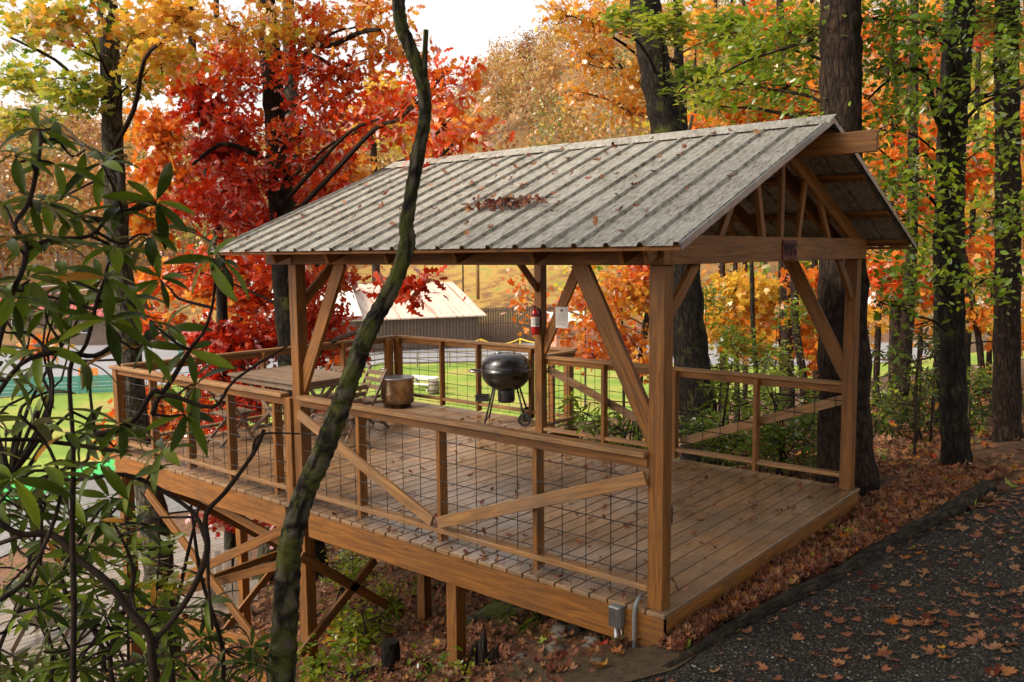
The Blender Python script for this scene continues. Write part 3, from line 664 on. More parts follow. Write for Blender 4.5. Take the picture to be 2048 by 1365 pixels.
b = MB(); t0 = e0+V((0, 0, .32)); b.beam(t0, t0+V((-.07, .03, .02)), .018, .008); b.beam(t0+V((0, 0, .02)), t0+V((-.075, .03, .065)), .018, .006); b.tube([t0-V((0, 0, .01)), t0+V((0, 0, .03))], .014, 8); fp(b, 'valve_handle', 'dkmetal', False)
b = MB(); b.tube([t0+V((.01, -.01, 0)), t0+V((.045, -.03, -.02)), t0+V((.052, -.03, -.1)), e0+V((.05, -.03, .10))], .007, 8); fp(b, 'hose', 'rubber')
b = MB(); b.beam(e0+V((.056, 0, .02)), e0+V((.056, 0, .33)), .02, .006, (1, 0, 0)); b.lathe([(.053, .235), (.053, .25)], 20, e0); fp(b, 'bracket', 'dkmetal', False)
# notice, laminated, on the long brace of the rear post
P_ = [V((LX-.10, 3.50, z)) for z in (1.36, 1.66)]
nb = thing('notice_sheet', (LX-.13, 3.38, 1.5), 'laminated white notice with printed text pinned to a diagonal brace', 'notice')
b = MB(); ny0, ny1, nz0, nz1, nx_ = 3.30, 3.485, 1.395, 1.645, LX-.135
b.box(nx_-.0015, ny0, nz0, nx_+.0015, ny1, nz1, 'z'); b.build('sheet', M['paper'], nb, (LX-.13, 3.38, 1.5))
b = MB(); cy_ = (ny0+ny1)/2
b.lathe([(.001, 0), (.02, 0), (.02, .001), (.001, .001)], 20, (0, 0, 0)); b.v = [(nx_-.0022-z_*.2, cy_+x_*1.1, nz1-.042+y_*.8) for x_, y_, z_ in b.v]
b.box(nx_-.0025, cy_-.018, nz1-.082, nx_-.0018, cy_+.018, nz1-.076, 'y')
for k in range(11):
    if k == 7: continue
    w1 = random.uniform(.045, .075); b.box(nx_-.0025, cy_-w1, nz1-.098-k*.0118, nx_-.0018, cy_+w1, nz1-.0955-k*.0118, 'y')
b.build('printed_text', M['ink'], nb, (LX-.13, 3.38, 1.5))
# junction box and conduit at the near corner
jb = thing('junction_box', (-.06, .30, -.3), 'grey electrical box on a conduit stub against the deck rim', 'electrical box')
b = MB(); b.box(-.095, .255, -.155, -.033, .345, -.012, 'z'); b.build('housing', M['pvc'], jb, (-.06, .30, -.3), bevel=.006)
b = MB(); b.box(-.1005, .26, -.148, -.0955, .34, -.018, 'z'); b.build('cover', M['alu'], jb, (-.06, .30, -.3), bevel=.002)
b = MB(); b.tube([(-.066, .30, -.155), (-.066, .30, -.27), (-.08, .305, -.42)], [.016, .016, .016], 10); b.tube([(-.045, .275, -.155), (-.045, .27, -.3)], .008, 8); b.build('conduit', M['alu'], jb, (-.06, .30, -.3), True)
cp_ = MB(); cp_.tube([(.0, .155, .07), (-.03, .16, .05), (-.05, .165, .01), (-.058, .168, -.05), (-.058, .168, -.14), (-.058, .168, -.42)], .014, 10)
o = cp_.build('bent_conduit', M['pvc'], None, (-.05, .165, -.3), True); tag(o, 'grey plastic conduit bending from the ground to the foot of the near corner post', 'conduit')
ob = thing('outlet_cover', (.13, .02, .52), 'grey weatherproof outlet cover on the right side of the near corner post', 'outlet cover')
b = MB(); b.box(PW+.001, .015, .52, PW+.03, .095, .66, 'z'); b.build('back_plate', M['pvc'], ob, (.13, .02, .52), bevel=.004)
b = MB(); b.box(PW+.031, .02, .535, PW+.06, .09, .65, 'z'); b.build('flap', M['dkmetal'], ob, (.13, .02, .52), bevel=.006)

# timber edging
def gpt(x, y, dz=0): return V((x, y, float(ground_z(x, y))+dz))
tm = MB(); n_ = 40; tp = []; tr = []
for i in range(n_):
    f = i/(n_-1); x = -.35+f*4.95; y = -.20-.155*(x+.2)+.02*math.sin(x*3); p_ = gpt(x, y-.04, .02+.015*math.sin(x*2.1)); tp.append(p_+V((0, 0, .03*f-.01))); tr.append(.040+.045*f+.005*math.sin(x*7))
tm.tube(tp, tr, 14, jit=.07); o = tm.build('landscape_timber', M['timber'], None, tuple(tp[0]), True); tag(o, 'long dark weathered log edging between the gravel and the deck', 'log')


m, t, b = _mat('wooded_slope'); o = coord(t)
c = ramp(t, noise(t, o, .22, 7, .8), [(.34, (.05, .03, .015)), (.46, (.15, .08, .03)), (.54, (.24, .13, .04)), (.64, (.17, .12, .05)), (.74, (.11, .10, .03))])  # slope colours darkened so gaps between the crowns look shadowed
t.links.new(c, b.inputs['Base Color']); b.inputs['Roughness'].default_value = 1; M['hillwood'] = m
for nm_, r0, r1, a0, a1, e_ in (('wooded_hillside', 122, 520, -8, 100, .10), ('wooded_hillside', 92, 124, -8, 34, .10), ('wooded_hillside', 92, 124, 63, 100, .10)):
    Rh = np.geomspace(r0, r1, 40 if r1 > 200 else 14)[:, None]; Ah = np.radians(np.linspace(a0, a1, 130 if r1 > 200 else 50))[None]
    X = CAM[0]+Rh*np.cos(Ah); Y = CAM[1]+Rh*np.sin(Ah); kind(grid_mesh(nm_, X, Y, ground_z(X, Y)+e_, M['hillwood']), 'structure')
# ------------------------------------------------------------------ trees
def smooth(pts, k=4):
    pts = np.array(pts, float); out = []
    n = len(pts)
    for i in range(n-1):
        p0, p1, p2, p3 = pts[max(i-1, 0)], pts[i], pts[i+1], pts[min(i+2, n-1)]
        for t in np.arange(k)/k:
            out.append(.5*((2*p1)+(-p0+p2)*t+(2*p0-5*p1+4*p2-p3)*t*t+(-p0+3*p1-3*p2+p3)*t**3))
    out.append(pts[-1]); return np.array(out)
def foliage(blobs, trunk, per=14, spread=.16, flat=.55, limb=True, twr=.005, sub=3):
    """leaf positions, directions and the twigs that carry them; blobs are (centre, radii, twigs, hue, hue spread)"""
    tw = MB(); P = []; Q = []; R_ = []
    for c, rad, nt_, mu, sd in blobs:
        c = V(c, float); rad = V(rad, float)
        if limb and trunk is not None:
            tz = trunk[:, :3]; dz = np.abs(tz[:, 2]-(c[2]-.35*np.linalg.norm((tz[:, :2]-c[:2]), axis=1))); i = int(np.argmin(dz)); a = tz[i]
            L = np.linalg.norm(c-a); r0 = min(.045, .006+.010*L)
            mid = [a+(c-a)*f+V((random.gauss(0, .05), random.gauss(0, .05), random.gauss(0, .04)+.10*math.sin(f*3.1)))*L*.45 for f in (.3, .6, .82)]
            ln = smooth([a]+mid+[c], 3); tw.tube(ln, np.linspace(r0, r0*.3, len(ln)), 5, cap=False)
        else: ln = None
        subs = []
        for s in range(max(sub, nt_//9)):
            d = rng.normal(size=3); d /= np.linalg.norm(d); e = c+d*rad*ru(.45, .75); st = c if ln is None else ln[-1-int(ru(0, len(ln)*.4))]
            m_ = (st+e)/2+rng.normal(size=3)*.06*np.linalg.norm(e-st); tw.tube([st, m_, e], [twr*2, twr*1.6, twr*1.2], 4, cap=False); subs.append((st, m_, e))
        for s in range(nt_):
            d = rng.normal(size=3); d /= np.linalg.norm(d); e = c+d*rad*(ru(0, 1)**.4)
            st, m_, en = subs[int(ru(0, len(subs)))] if nt_ < 60 else min(subs[::2] or subs, key=lambda q: np.linalg.norm(q[2]-e))
            o_ = m_+(en-m_)*ru(0, 1); L = np.linalg.norm(e-o_)
            if L > 1.2*max(rad): o_ = e+(o_-e)/L*1.0*max(rad)
            k = (o_+e)/2+V((0, 0, .05*L)); tw.tube([o_, k, e], [twr, twr*.7, twr*.4], 3, cap=False)
            h = mu+rng.normal()*sd*.7
            n_ = max(3, int(per*ru(.6, 1.4))); f = ru(.0, 1.05, n_)[:, None]; f = 1-(1-f)*.85
            pp = o_+(e-o_)*f+rng.normal(size=(n_, 3))*spread*V((1, 1, flat)); P.append(pp)
            Q.append(np.tile((e-o_)/(np.linalg.norm(e-o_)+1e-9), (n_, 1))); R_.append(h+rng.normal(size=n_)*sd*.45)
    return np.concatenate(P), np.concatenate(R_), tw
def leaf_rot(n, up=.8):
    nr = rng.normal(size=(n, 3)); nr /= np.linalg.norm(nr, axis=1, keepdims=True); nr = nr*(1-up)+V((0, 0, 1.))*up*np.sign(ru(-.15, 1, n))[:, None]
    return quatmat(nr, ru(0, 6.283, n))
def trunk_pts(px, Z0=None, down=True, up=2.5):
    out = []
    for q in px:
        u, v, w = q[:3]; Z = q[3] if len(q) > 3 else Z0; p = at(u, v, Z); out.append((*p, w/2*Z/FPX))
    out = np.array(out); out = out[np.argsort(-out[:, 2])]      # top first
    if up: d = out[0, :3]-out[1, :3]; d /= np.linalg.norm(d); out = np.vstack([[*(out[0, :3]+d*up), out[0, 3]*.72], out])
    if down:
        g_ = gz(out[-1])
        if out[-1, 2] > g_-.1:
            d = out[-1, :3]-out[-2, :3]; d = d/abs(d[2])*1.0; d[:2] *= .5; hgt = out[-1, 2]-g_
            if hgt > .3: out = np.vstack([out, [*(out[-1, :3]+d*(hgt-.15)), out[-1, 3]*1.10]])
            out = np.vstack([out, [*(out[-1, :3]+V((0, 0, -.4))), out[-1, 3]*1.5]])
    return out
def tree(name, label, px, Z, mat, blobs, tpl=MAPLE, size=.11, leaf='autumn', group='trees around the deck', per=14, spread=.16, up=.75, sides=20, jit=.045, flat=.55, top=2.5, k=8, cat='tree', twig='twig', twr=.005, limbs=(), down=True, dn=1.5):
    tp = trunk_pts(px, Z, up=top, down=down); sp = smooth(tp, k); base = tuple(sp[-1, :3])
    t_ = thing(name, base, label, cat, group)
    b = MB(); b.tube(sp[:, :3], np.maximum(sp[:, 3]*(1+.05*np.sin(np.arange(len(sp))*1.7)), .004), sides, jit=jit)
    for l_ in limbs:
        lp = smooth([(*at(u, v, z), w/2*z/FPX) for u, v, w, z in l_], 3); b.tube(lp[:, :3], lp[:, 3], 7, jit=.04)
    b.build('trunk', M[mat], t_, base, True)
    if blobs:
        B = []
        for q in blobs:
            u, v, z, a, c, n_, mu, sd = q; s_ = z/FPX; B.append((at(u, v, z), (a*s_, max(a, c)*s_*.8, c*s_), n_, mu, sd))
        P, R_, tw = foliage(B, sp, per*dn, spread, flat, twr=twr)
        tw.build('branches', M[twig], t_, base, False)
        scatter('crown', P, leaf_rot(len(P), up), size*1.08*ru(.65, 1.25, len(P)), tpl[0], tpl[1], R_, M[leaf], t_, base)
    return t_
# the leaning mossy tree in front of the deck
tree('leaning_tree', 'slender mossy leaning tree crossing in front of the deck and roof', [(795, -60, 24.8), (800, 40, 26.5), (822, 100, 26.5), (845, 165, 26.5), (850, 235, 25.7), (838, 300, 27.3), (824, 380, 27.3), (812, 450, 30.6), (814, 485, 31.5), (795, 550, 31.5), (765, 610, 34.8), (735, 665, 38.1), (712, 725, 38.1), (690, 790, 38.9), (665, 855, 41.4), (640, 920, 43.1), (610, 985, 44.7), (590, 1050, 46.4), (578, 1110, 48.0), (572, 1200, 49.7), (566, 1290, 53.0), (560, 1380, 58.0)],
     5.1, 'barkmoss', [], top=1.2, jit=.045, k=12, sides=36, limbs=[[(846, 168, 22, 5.1), (849, 120, 12, 5.08), (852, 60, 10, 5.05)]], cat='tree')
A = tree('oak_tree', 'tall lichen-barked tree left of the deck with yellow green leaves', [(212, -40, 36), (215, 30, 38), (222, 150, 38), (226, 300, 42), (235, 480, 45), (252, 640, 48), (272, 860, 52), (308, 1040, 56), (322, 1200, 60), (335, 1365, 66)], 11.5, 'barklichen',
     [(60, 60, 11, 90, 60, 26, .84, .10), (60, 150, 12, 90, 55, 26, .88, .09), (150, 190, 11, 90, 50, 26, .90, .08), (130, 30, 10, 90, 50, 24, .78, .16), (190, 110, 12, 80, 55, 20, .88, .08), (30, 250, 12, 60, 40, 12, .9, .07), (290, 60, 10.5, 70, 50, 20, .68, .16), (330, 130, 11, 60, 50, 16, .75, .14), (360, 40, 9, 80, 40, 24, .66, .07), (280, 170, 12, 50, 50, 12, .88, .08),
      (100, -160, 11, 200, 100, 50, .8, .15), (350, -200, 11, 180, 100, 50, .7, .15)], size=.10, per=15, up=.5, dn=1.0, limbs=[[(212, 180, 14, 11.5), (160, 165, 9, 11.3), (110, 120, 7, 11.2), (20, 75, 5, 11)]])
tree('oak_tree', 'scarlet oak with a dark trunk rising behind the left end of the roof', [(532, -40, 34), (536, 60, 38), (545, 160, 42), (555, 300, 44), (565, 430, 48), (575, 620, 50), (590, 800, 52), (612, 1000, 54), (628, 1150, 58), (634, 1340, 64)], 12.8, 'bark',
     [(480, 160, 12.5, 80, 60, 24, 0.27, .12), (610, 140, 12, 80, 60, 26, 0.31, .13), (660, 230, 12, 70, 60, 22, 0.29, .12), (600, 260, 12.4, 60, 50, 18, 0.37, .12), (470, 260, 13, 70, 50, 22, 0.19, .09), (640, 60, 12, 80, 60, 24, 0.49, .12), (470, 60, 12, 80, 50, 22, 0.62, .12), (560, 50, 12, 70, 50, 26, 0.73, .08), (700, 160, 12, 60, 50, 18, 0.37, .1), (750, 250, 11.5, 60, 40, 16, 0.33, .12), (780, 110, 12, 50, 70, 20, 0.55, .12), (650, 330, 12.5, 70, 40, 22, 0.21, .09),
      (490, 350, 12.5, 80, 50, 30, 0.19, .09), (440, 430, 12, 70, 50, 28, 0.19, .08), (560, 370, 13.2, 60, 50, 20, 0.23, .1), (380, 540, 13, 60, 40, 14, 0.37, .12), (740, 20, 11.5, 60, 40, 16, 0.57, .12), (890, 150, 9.5, 45, 28, 10, 0.37, .1), (900, 240, 9.5, 40, 26, 9, 0.41, .1), (905, 290, 9, 34, 20, 7, 0.27, .08), (820, 215, 10.5, 50, 40, 12, 0.35, .1), (550, -200, 12, 240, 110, 70, 0.42, .15), (780, -160, 12, 120, 80, 20, 0.47, .12)],
     tpl=OAK, size=.13, per=13, spread=.22, up=.3, dn=1.05, limbs=[[(556, 330, 16, 12.8), (490, 300, 12, 12.6), (440, 290, 9, 12.4), (385, 330, 6, 12.3)], [(560, 120, 14, 12.8), (600, 105, 10, 12.6), (660, 130, 8, 12.3), (700, 190, 5, 12)], [(540, 60, 14, 12.8), (640, 95, 10, 12), (720, 65, 10, 11.5), (760, 60, 7, 11)]])
tree('oak_tree', 'thinner trunk close behind the scarlet oak', [(575, -40, 24), (580, 120, 25), (588, 300, 27), (590, 480, 28), (600, 700, 30), (606, 1000, 34)], 15, 'barklichen', [(640, 380, 14.5, 60, 50, 18, .35, .14), (700, 330, 15, 60, 60, 16, .5, .12), (560, 520, 15, 40, 50, 14, .3, .1)], size=.14, up=.4)
tree('maple_tree', 'thin dark maple trunk leaning through red leaves left of the scarlet oak', [(378, -40, 13), (384, 80, 14), (402, 220, 16), (420, 380, 17), (438, 480, 18), (446, 640, 20), (452, 820, 22)], 13.5, 'bark',
     [(380, 150, 13.5, 70, 60, 24, .42, .14), (420, 220, 13.5, 60, 50, 20, .14, .08), (330, 260, 14, 60, 50, 20, .55, .10), (330, 350, 14, 70, 40, 24, .50, .10), (440, 310, 13, 60, 50, 22, .14, .08), (300, 130, 14, 60, 60, 16, .7, .12), (390, 400, 13, 50, 40, 14, .22, .1), (300, 440, 14, 70, 40, 24, .5, .08)], size=.125, per=15, up=.4)
tree('maple_tree', 'thin lichen-spotted maple stem between the two dark trunks', [(432, -40, 11), (434, 120, 12), (438, 260, 13), (436, 420, 14), (440, 620, 15), (446, 800, 17)], 14.5, 'barklichen', [(450, 380, 14, 60, 50, 20, .12, .08), (460, 110, 14, 60, 50, 18, .50, .12), (500, 440, 14, 50, 40, 18, .2, .1)], size=.125, up=.4)
tree('maple_tree', 'low orange maple filling the view behind the left railing', [(500, 430, 16), (490, 560, 20), (480, 700, 24), (478, 830, 28)], 17, 'barkbrown',
     [(330, 560, 17, 90, 45, 34, .48, .08), (410, 560, 16.5, 80, 50, 34, .46, .09), (320, 640, 17, 70, 35, 22, .44, .08), (480, 600, 16, 80, 50, 34, .40, .12), (450, 520, 16, 70, 40, 26, .40, .12), (300, 810, 15, 50, 30, 14, .44, .07), (340, 860, 15, 60, 40, 20, .42, .07), (270, 830, 15, 60, 40, 18, .42, .07), (400, 830, 15, 60, 40, 18, .42, .09), (250, 900, 15, 50, 30, 10, .46, .07), (540, 560, 16, 50, 40, 18, .35, .12), (90, 700, 16, 40, 30, 5, .5, .1)], size=.13, per=15, up=.45, top=.8, group='trees around the deck')
tree('maple_tree', 'bright crimson maple in front of the barn, behind the table', [(640, 470, 10), (625, 600, 14), (600, 740, 18), (590, 850, 22)], 14.3, 'bark',
     [(430, 680, 13.5, 60, 45, 28, .15, .07), (500, 690, 13.5, 70, 45, 34, .16, .08), (560, 660, 13.6, 60, 40, 26, .2, .1), (640, 640, 13.5, 50, 40, 22, .24, .12), (670, 690, 13.4, 50, 30, 18, .30, .13), (500, 770, 13.5, 60, 40, 24, .17, .08), (430, 760, 13.5, 60, 30, 20, .2, .09), (610, 570, 13.5, 50, 40, 16, .36, .12), (680, 560, 13.5, 50, 30, 12, .4, .12), (490, 830, 13.3, 60, 40, 20, .2, .1), (420, 880, 13, 60, 30, 14, .3, .1), (820, 575, 9.5, 28, 16, 7, .22, .08), (650, 810, 13, 40, 30, 8, .3, .12), (700, 720, 13, 30, 20, 6, .4, .1),
      (430, 1040, 12, 22, 13, 4, .14, .05), (480, 1025, 12, 22, 12, 4, .14, .05), (545, 1050, 12, 20, 10, 3, .16, .05)], tpl=OAK, size=.15, per=12, up=.4, top=.6)
tree('maple_tree', 'yellow maple glowing beyond the roof left of centre', [(740, 60, 10), (745, 220, 12), (750, 420, 14), (752, 560, 16)], 84, 'barkbrown', [(770, 190, 84, 60, 50, 40, .74, .05), (720, 250, 84, 60, 50, 36, .70, .06), (800, 260, 83, 50, 50, 30, .74, .06), (700, 330, 83, 50, 40, 24, .72, .08)], size=.5, per=14, spread=.6, up=.4, twr=.03)
tree('maple_tree', 'orange maple peeking over the ridge left of centre', [(925, 270, 2), (925, 330, 2), (925, 420, 3)], 96, 'barkbrown', [(925, 270, 96, 42, 40, 40, .56, .05), (870, 300, 96, 40, 30, 24, .60, .06)], size=.5, per=14, spread=.6, up=.4, twr=.03)
# right hand side
tree('oak_tree', 'big dark leaning trunk behind the roof right of centre', [(1280, -60, 58), (1297, 60, 60), (1318, 180, 62), (1340, 300, 64), (1362, 480, 66), (1376, 660, 70), (1392, 800, 76), (1404, 900, 84)], 13, 'bark',
     [(1330, 40, 11, 60, 34, 14, .72, .08), (1250, 30, 11.5, 50, 30, 10, .66, .1), (1450, 60, 12, 80, 50, 24, .58, .1), (1400, 150, 12, 60, 40, 16, .5, .1), (1300, -200, 13, 260, 120, 60, .5, .2)], tpl=OVATE, size=.13, leaf='green', per=14, up=.7, top=3)
tree('poplar_tree', 'massive straight brown trunk right behind the far front corner post', [(1682, -60, 78), (1681, 100, 79), (1681, 250, 80), (1684, 500, 88), (1690, 800, 98), (1696, 1010, 116)], 9.2, 'barkbrown',
     [(1600, 60, 9.5, 100, 50, 30, 0.65, .12), (1500, 100, 10.5, 100, 50, 30, 0.68, .1), (1560, 170, 10, 90, 40, 26, 0.63, .12), (1450, 170, 10.5, 80, 36, 20, 0.71, .1), (1600, 230, 9.5, 60, 24, 10, 0.55, .12), (1420, 210, 11, 60, 20, 10, 0.73, .08), (1700, -220, 9.5, 260, 120, 60, 0.63, .15), (1480, -140, 10, 200, 80, 50, 0.63, .15)], tpl=OVATE, size=.095, leaf='green', per=14, up=.55, dn=1.3, spread=.19, flat=.8, top=3.5, sides=26,
     limbs=[[(1645, 70, 12, 9.3), (1590, 90, 8, 9.4), (1500, 120, 5, 9.8), (1440, 150, 3, 10)]])
tree('beech_tree', 'dark slim trunk at the end of the log with layered green leaves', [(1930, -60, 42), (1925, 60, 44), (1912, 200, 46), (1905, 350, 46), (1903, 500, 46), (1905, 700, 48), (1910, 850, 52), (1915, 960, 60)], 9.8, 'bark',
     [(1778, 40, 9.5, 85, 34, 21, 0.53, .14), (1858, 60, 9, 85, 34, 18, 0.48, .14), (1768, 130, 9.6, 76, 30, 16, 0.53, .14), (1838, 190, 9.2, 76, 30, 14, 0.49, .14), (2018, 130, 9, 66, 42, 15, 0.58, .12), (1778, 250, 9.3, 76, 30, 14, 0.53, .14), (1808, 350, 9, 76, 30, 14, 0.55, .12), (1998, 280, 9, 66, 34, 14, 0.58, .12), (1778, 430, 9.3, 66, 25, 11, 0.55, .12), (1828, 540, 9, 76, 28, 14, 0.58, .12), (2008, 430, 9, 66, 34, 12, 0.58, .12), (1778, 610, 9.3, 57, 22, 7, 0.55, .12), (1978, 560, 8.8, 66, 25, 9, 0.55, .12), (1900, -200, 9, 260, 120, 60, 0.53, .15), (2120, 100, 8, 80, 160, 30, 0.53, .14), (1878, 450, 9, 47, 25, 6, 0.63, .12)],
     tpl=OVATE, size=.082, leaf='green', per=14, up=.5, dn=1.3, spread=.19, flat=.8, top=3.5,
     limbs=[[(1905, 330, 16, 9.8), (1880, 250, 12, 9.7), (1850, 140, 9, 9.6), (1835, 110, 6, 9.5), (1800, 90, 5, 9.5)], [(1905, 300, 14, 9.8), (1870, 230, 10, 9.7), (1840, 140, 8, 9.6), (1780, 160, 6, 9.6), (1735, 200, 4, 9.6)], [(1910, 210, 12, 9.8), (1980, 190, 10, 9.6), (2050, 175, 7, 9.4)], [(1905, 410, 12, 9.8), (1850, 310, 8, 9.6), (1800, 330, 5, 9.5), (1750, 290, 4, 9.5)]])
tree('poplar_tree', 'reddish brown trunk at the right edge of the picture', [(2015, -60, 44), (2013, 120, 45), (2015, 300, 46), (2016, 500, 48), (2014, 750, 50), (2016, 930, 60)], 10.8, 'barkbrown', [(2030, 60, 10.5, 60, 60, 16, .5, .14), (2000, -200, 11, 200, 120, 40, .5, .15), (1960, 30, 11, 80, 50, 20, .45, .12)], tpl=OVATE, size=.1, leaf='green', per=14, up=.8, top=3)
tree('beech_tree', 'slim dark stem just left of the layered green tree', [(1890, 150, 18), (1884, 300, 20), (1878, 500, 22), (1880, 700, 24), (1882, 900, 28)], 12.5, 'bark', [(1780, 360, 12, 60, 40, 14, .3, .14)], tpl=OVATE, size=.1, leaf='green', top=2)
for lab, px, Z, mt in (('thin brown trunk between the corner post and the layered green tree', [(1826, 300, 20), (1824, 480, 22), (1814, 650, 26), (1804, 800, 28), (1806, 900, 32)], 14, 'barkbrown'),
                       ('crooked slender trunk behind the layered green tree, right side', [(1930, 520, 10), (1948, 620, 12), (1960, 700, 13), (1966, 800, 15)], 17, 'barkbrown'),
                       ('thin pale-lit trunk seen through the gable end, left one', [(1504, 560, 9), (1506, 660, 10), (1512, 740, 10), (1516, 860, 12)], 19, 'bark'),
                       ('thin leaning trunk seen through the gable end, right one', [(1588, 560, 16), (1592, 660, 17), (1604, 740, 18), (1616, 860, 22)], 18, 'barkbrown'),
                       ('slender grey trunk behind the roof between two big trunks', [(1434, 120, 9), (1436, 200, 10), (1440, 300, 11), (1444, 500, 12), (1450, 800, 14)], 24, 'barkbrown'),
                       ('second slender grey trunk behind the roof between two big trunks', [(1466, 100, 7), (1468, 190, 8), (1470, 300, 9), (1470, 500, 10), (1474, 800, 12)], 26, 'barkbrown')):
    tree('young_tree', lab, px, Z, mt, [], top=3, sides=8)
tree('maple_tree', 'orange maple behind the big trunks at upper right', [(1560, 0, 14), (1566, 200, 18), (1570, 450, 22), (1575, 800, 28)], 21, 'barkbrown',
     [(1500, 230, 20, 90, 50, 22, .56, .06), (1580, 190, 20, 70, 60, 20, .52, .08), (1620, 240, 20, 50, 30, 18, .5, .07), (1420, 60, 22, 80, 60, 24, .64, .10), (1540, 60, 22, 80, 60, 26, .5, .14), (1500, 300, 20, 60, 30, 14, .54, .06), (1400, 260, 23, 60, 40, 10, .5, .08)], size=.20, per=15, spread=.28, up=.45, twr=.01)
tree('maple_tree', 'orange red maple beyond the roof overhang on the far right', [(1786, 0, 12), (1790, 200, 16), (1792, 450, 20), (1790, 760, 26)], 18, 'barkbrown',
     [(1780, 330, 17.5, 60, 50, 16, 0.54, .09), (1760, 60, 18, 80, 60, 13, 0.52, .12), (1850, 130, 18, 70, 50, 13, 0.50, .12), (1760, 200, 18, 60, 60, 14, 0.58, .1), (1860, 280, 17.5, 70, 50, 15, 0.50, .1), (1840, 420, 17, 60, 60, 16, 0.50, .1), (1780, 560, 17, 50, 50, 13, 0.42, .12), (1840, 580, 17, 60, 50, 14, 0.44, .12), (1960, 340, 17.5, 70, 60, 15, 0.50, .1), (1980, 500, 17, 70, 50, 13, 0.54, .1), (1980, 60, 18, 80, 60, 13, 0.44, .12), (2060, 250, 17, 60, 80, 13, 0.48, .1), (1950, 620, 17, 60, 40, 8, 0.56, .09), (1900, 20, 18, 60, 50, 8, 0.58, .12), (2030, 680, 17, 50, 40, 6, 0.54, .08)], size=.15, per=15, spread=.22, up=.45, twr=.008)
tree('maple_tree', 'yellow maple seen through the gable end between the posts', [(1560, 480, 8), (1562, 620, 10), (1564, 780, 12)], 22, 'bark',
     [(1480, 590, 22, 70, 45, 30, .72, .05), (1560, 600, 22, 60, 50, 28, .72, .05), (1500, 680, 22, 60, 40, 20, .66, .08), (1620, 620, 21, 50, 60, 22, .58, .09), (1640, 700, 21, 40, 50, 16, .52, .08), (1420, 640, 22, 50, 50, 16, .66, .08), (1620, 560, 20, 40, 30, 10, .5, .08)], size=.19, per=14, spread=.25, up=.4, twr=.008)
tree('maple_tree', 'sparse orange maple with bare grey twigs behind the grill railing', [(1330, 470, 9), (1300, 600, 12), (1280, 740, 15), (1275, 860, 18)], 17.5, 'barklichen',
     [(1240, 580, 17, 70, 50, 22, .60, .07), (1290, 600, 17, 60, 50, 20, .66, .07), (1200, 640, 17, 70, 40, 16, .5, .08), (1250, 690, 17, 70, 40, 18, .5, .08), (1160, 600, 17.5, 60, 40, 10, .5, .08), (1290, 740, 16.5, 50, 30, 12, .54, .07), (1120, 660, 17.5, 60, 30, 7, .5, .08), (1190, 720, 17, 50, 25, 9, .5, .08), (1290, 540, 17, 60, 30, 14, .42, .1), (1050, 600, 18, 50, 60, 7, .5, .08)], size=.12, per=11, spread=.2, up=.4, twig='twiggrey', twr=.008)
# woods deeper on the right
tree('oak_tree', 'golden oak spreading thin orange leaves into the sky left of the leaning dark trunk', [(1352, -60, 16), (1362, 200, 20), (1384, 500, 26), (1400, 860, 32)], 19, 'bark',
     [(1130, 30, 18, 55, 34, 16, .62, .07), (1200, 50, 18, 60, 45, 24, .64, .07), (1190, 120, 18.5, 55, 40, 16, .60, .08), (1262, 150, 18.5, 60, 50, 24, .64, .07), (1250, 220, 19, 60, 40, 18, .62, .07), (1270, 30, 18, 50, 50, 22, .66, .07), (1160, 190, 19, 50, 30, 8, .56, .08), (1210, -110, 18, 130, 60, 30, .62, .08)],
     tpl=OAK, size=.16, per=13, spread=.24, up=.35, dn=1.1, twr=.008, limbs=[[(1362, 180, 11, 19), (1320, 150, 8, 18.8), (1250, 90, 6, 18.4), (1180, 50, 4, 18.2), (1120, 20, 3, 18)], [(1366, 240, 9, 19), (1300, 190, 6, 19), (1220, 110, 4, 18.6)]])
wr = random.Random(5)
WLAB = ['amber woodland tree immediately right of the leaning dark trunk', 'golden woodland tree between the leaning dark trunk and the gable peak', 'slim woodland tree seen left of the gable king post', 'pale far woodland tree seen behind the gable king post', 'orange woodland tree left of the ridge beam end', 'woodland tree whose crown brushes the left side of the massive trunk', 'woodland tree just right of the massive trunk', 'woodland tree right of the ridge beam end', 'woodland tree left of the layered green tree, standing far back', 'woodland tree touching the left side of the layered green tree', 'woodland tree immediately right of the layered green tree', 'woodland tree midway between the layered green tree and the edge trunk', 'woodland tree just behind the reddish edge trunk', 'woodland tree cut by the right edge of the picture', 'woodland tree seen through the long diagonal brace by the near corner post', 'woodland tree seen between the near corner post and the leaning dark trunk', 'faraway woodland tree seen beside the notice on the brace', 'faraway woodland tree peeking past the far front corner post']
WO = [(1395, 30), (1440, 34), (1490, 27), (1530, 38), (1580, 30), (1630, 26), (1760, 24), (1800, 30), (1845, 36), (1875, 26), (1940, 24), (1985, 30), (2030, 26), (2070, 34), (1240, 40), (1340, 36), (1170, 46), (1720, 34)]
